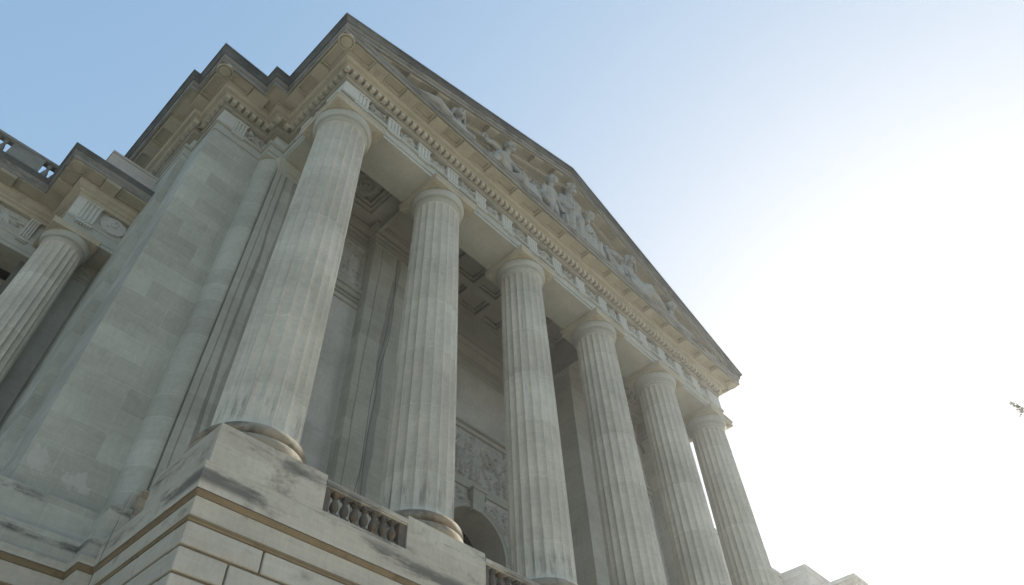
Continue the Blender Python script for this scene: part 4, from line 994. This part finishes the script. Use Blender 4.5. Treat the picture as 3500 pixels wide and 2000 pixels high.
# ------------------------------------------------------------------ neighbour pavilion far right
N_=empty('pavilion_building',(55,8,-11.9)); tag(N_,'pale limestone block with stepped cornice corners, low behind the last column','building')
def NP(o): o.parent=N_; o.matrix_parent_inverse=Matrix.Translation((-55,-8,11.9)); return o
mb=MB(); mb.box(40,50.2,6.95,25,-12,17.9); mb.box(50.25,62,4.75,25,-12,17.3); mb.box(54.72,90,2.95,25,-12,16.4)
NP(mb.build('wall',M['far']))
mb=MB(); mb.box(40,50.19,6.85,25,17.6,18.0); mb.box(50.2,62,4.68,25,17.301,18.0)
NP(mb.build('attic',M['far']))
mb=MB(); mb.box(54.69,90,2.57,25,17.7,18.002); mb.box(54.85,90,2.73,25,17.4,17.699); mb.box(55.1,90,2.98,25,17.0,17.399)
cr=NP(mb.build('cornice',M['far']))
mb=MB()
for k in range(60): mb.box(55.0+.6*k,55.3+.6*k,2.85,2.99,17.12,17.35)
for k in range(8): mb.box(54.95,55.11,3.2+.6*k,3.5+.6*k,17.12,17.35)
child(mb,'dentil_course',M['far'],cr)
# ------------------------------------------------------------------ hanging cable
cu=[(-1.63,2.0,-.2),(-1.625,2.10,-.5),(-1.625,2.34,-1.15),(-1.63,2.40,-2.3),(-1.62,2.45,-5),(-1.62,2.5,-11.8)]
mb=MB()
for a,b in zip(cu[:-1],cu[1:]): capsule(mb,a,b,.008,.008,6)
tag(mb.build('cable',M['cable']),'thin pale cable hanging down the inner corner beside the podium','cable')
# ------------------------------------------------------------------ tree out to the right; only a twig end reaches the picture
T=empty('tree',(33,-25,-11.9)); tag(T,'leafy twig end of a tree poking in at the far right edge of the sky','tree')
tr=random.Random(8); mb=MB(); lf=MB()
def leafclump(c,n,sp):
    for i in range(n):
        p=Vector(c)+Vector((tr.gauss(0,sp),tr.gauss(0,sp),tr.gauss(0,sp*.8))); u=Vector((tr.uniform(-1,1),tr.uniform(-1,1),tr.uniform(-1,1))).normalized(); v=u.orthogonal().normalized(); L=tr.uniform(.10,.17)
        lf.add([p,p+u*L*.5+v*L*.3,p+u*L,p+u*L*.5-v*L*.3],[(0,1,2,3)])
capsule(mb,(33,-25,-11.9),(33.2,-24.6,-4),.42,.30); capsule(mb,(33.2,-24.6,-4),(33,-24.2,4),.30,.2); capsule(mb,(33,-24.2,4),(33.4,-24.6,12),.2,.06)
for k in range(46):
    t=tr.uniform(.25,1); z=-4+16*t; a=tr.uniform(0,6.283); L=(1.15-t*.7)*5.0*tr.uniform(.6,1)
    b0=Vector((33.1,-24.5,z-1.5)); b1=b0+Vector((math.cos(a)*L,math.sin(a)*L,tr.uniform(.8,2.4)))
    if b1.y>-19.8 or b1.x<28.5: continue
    capsule(mb,b0,b1,.09,.025,6)
    for q in range(5): leafclump(b0.lerp(b1,.4+.6*q/4),46,.5)
tip=Vector((25.35,-14.36,8.66)); e3=Vector((25.6,-14.42,8.52)); e2=Vector((25.9,-14.55,8.3)); e1=Vector((27.5,-15.9,7.4)); st=Vector((32.9,-24.2,4))
capsule(mb,st,e1,.11,.06,6); capsule(mb,e1,e2,.06,.035,6); capsule(mb,e2,e3,.035,.02,6); capsule(mb,e3,tip,.02,.01,6)
for q in range(7): leafclump(e1.lerp(e2,q/6),22,.16)
for q in range(9): leafclump(e2.lerp(tip,q/8),8,.05)
o=mb.build('trunk',M['bark'],None,40); o.parent=T; o.matrix_parent_inverse=Matrix.Translation((-33,25,11.9))
o=lf.build('crown',M['leaf'],None); o.parent=T; o.matrix_parent_inverse=Matrix.Translation((-33,25,11.9))
# ------------------------------------------------------------------ ground
mb=MB(); mb.box(-2000,2000,-2000,2000,-12.3,-11.9); tag(mb.build('ground',M['ground']),'open ground around the building','ground',kind='structure')
mb=MB(); mb.box(-60,110,-34,-1.56,-11.895,-11.75); tag(mb.build('pavement',M['pave']),'pale paved forecourt','pavement',kind='structure')
mb=MB(); mb.box(-300,300,-60,-34.3,-11.896,-11.888); tag(mb.build('road',M['asphalt']),'asphalt road beyond the forecourt','road',kind='structure')
# ------------------------------------------------------------------ air volume added to imitate lens veiling glare
mb=MB(); mb.box(-2060,2060,-2060,2060,-13.4,29.5)
hm=bpy.data.materials.new('glare_veil'); hm.use_nodes=True; hn=hm.node_tree; hn.nodes.remove(hn.nodes['Principled BSDF'])
pv=hn.nodes.new('ShaderNodeVolumePrincipled'); pv.inputs['Color'].default_value=(.93,.97,1,1); pv.inputs['Density'].default_value=.00048; pv.inputs['Anisotropy'].default_value=.68
hn.links.new(pv.outputs[0],hn.nodes['Material Output'].inputs['Volume'])
tag(mb.build('glare_veil',hm),'thin scattering veil added around the building to imitate lens glare','glare_veil',kind='stuff')
# ------------------------------------------------------------------ camera
cam=bpy.data.cameras.new('camera'); co=bpy.data.objects.new('camera',cam); COL.objects.link(co)
az,el,roll=.8644,.8567,-.0603
f=Vector((math.sin(az)*math.cos(el),math.cos(az)*math.cos(el),math.sin(el))); r=Vector((math.cos(az),-math.sin(az),0)); u=r.cross(f)
c,s=math.cos(roll),math.sin(roll)
# fitted rotation acts in image axes (x right, y down)
xr=c*r+s*u; yd=s*r-c*u; up=-yd
m=Matrix((xr,up,-f)).transposed().to_4x4(); m.translation=(-6.4164,-14.2200,-10.1829); co.matrix_world=m
cam.sensor_width=36; cam.sensor_fit='HORIZONTAL'; cam.lens=2426.948/3500*36; cam.clip_end=5000; cam.clip_start=.1
S.camera=co
# ------------------------------------------------------------------ light
SEL,SAZ=R(23),R(0.5)      # azimuth measured from +x towards +y
sd=Vector((math.cos(SEL)*math.cos(SAZ),math.cos(SEL)*math.sin(SAZ),math.sin(SEL)))
w=bpy.data.worlds.new('World'); S.world=w; w.use_nodes=True; nt=w.node_tree
sky=nt.nodes.new('ShaderNodeTexSky'); sky.sky_type='NISHITA'; sky.sun_disc=False; sky.sun_elevation=SEL; sky.sun_rotation=R(90)-SAZ
sky.altitude=0; sky.air_density=1.0; sky.dust_density=2.5; sky.ozone_density=6.0
bg=nt.nodes['Background']; bg.inputs['Strength'].default_value=.15
# hazy bright sky: soften the aureole round the sun, s/(1+k s)
def vm(op,a,b):
    n=nt.nodes.new('ShaderNodeVectorMath'); n.operation=op
    for i,q in enumerate((a,b)):
        if isinstance(q,tuple): n.inputs[i].default_value=q
        else: nt.links.new(q,n.inputs[i])
    return n.outputs[0]
den=vm('ADD',vm('MULTIPLY',sky.outputs[0],(.84,.84,.84)),(1,1,1))
nt.links.new(vm('DIVIDE',sky.outputs[0],den),bg.inputs['Color'])
sl=bpy.data.lights.new('sun','SUN'); sl.energy=2.0; sl.angle=R(.5); sl.color=(1,.92,.80)
so=bpy.data.objects.new('sun',sl); COL.objects.link(so); so.rotation_euler=(-sd).to_track_quat('-Z','Y').to_euler(); so.location=(60,0,40)
S.view_settings.view_transform='Standard'; S.view_settings.look='None'; S.view_settings.exposure=2.73; S.view_settings.gamma=1
S.render.engine='CYCLES'
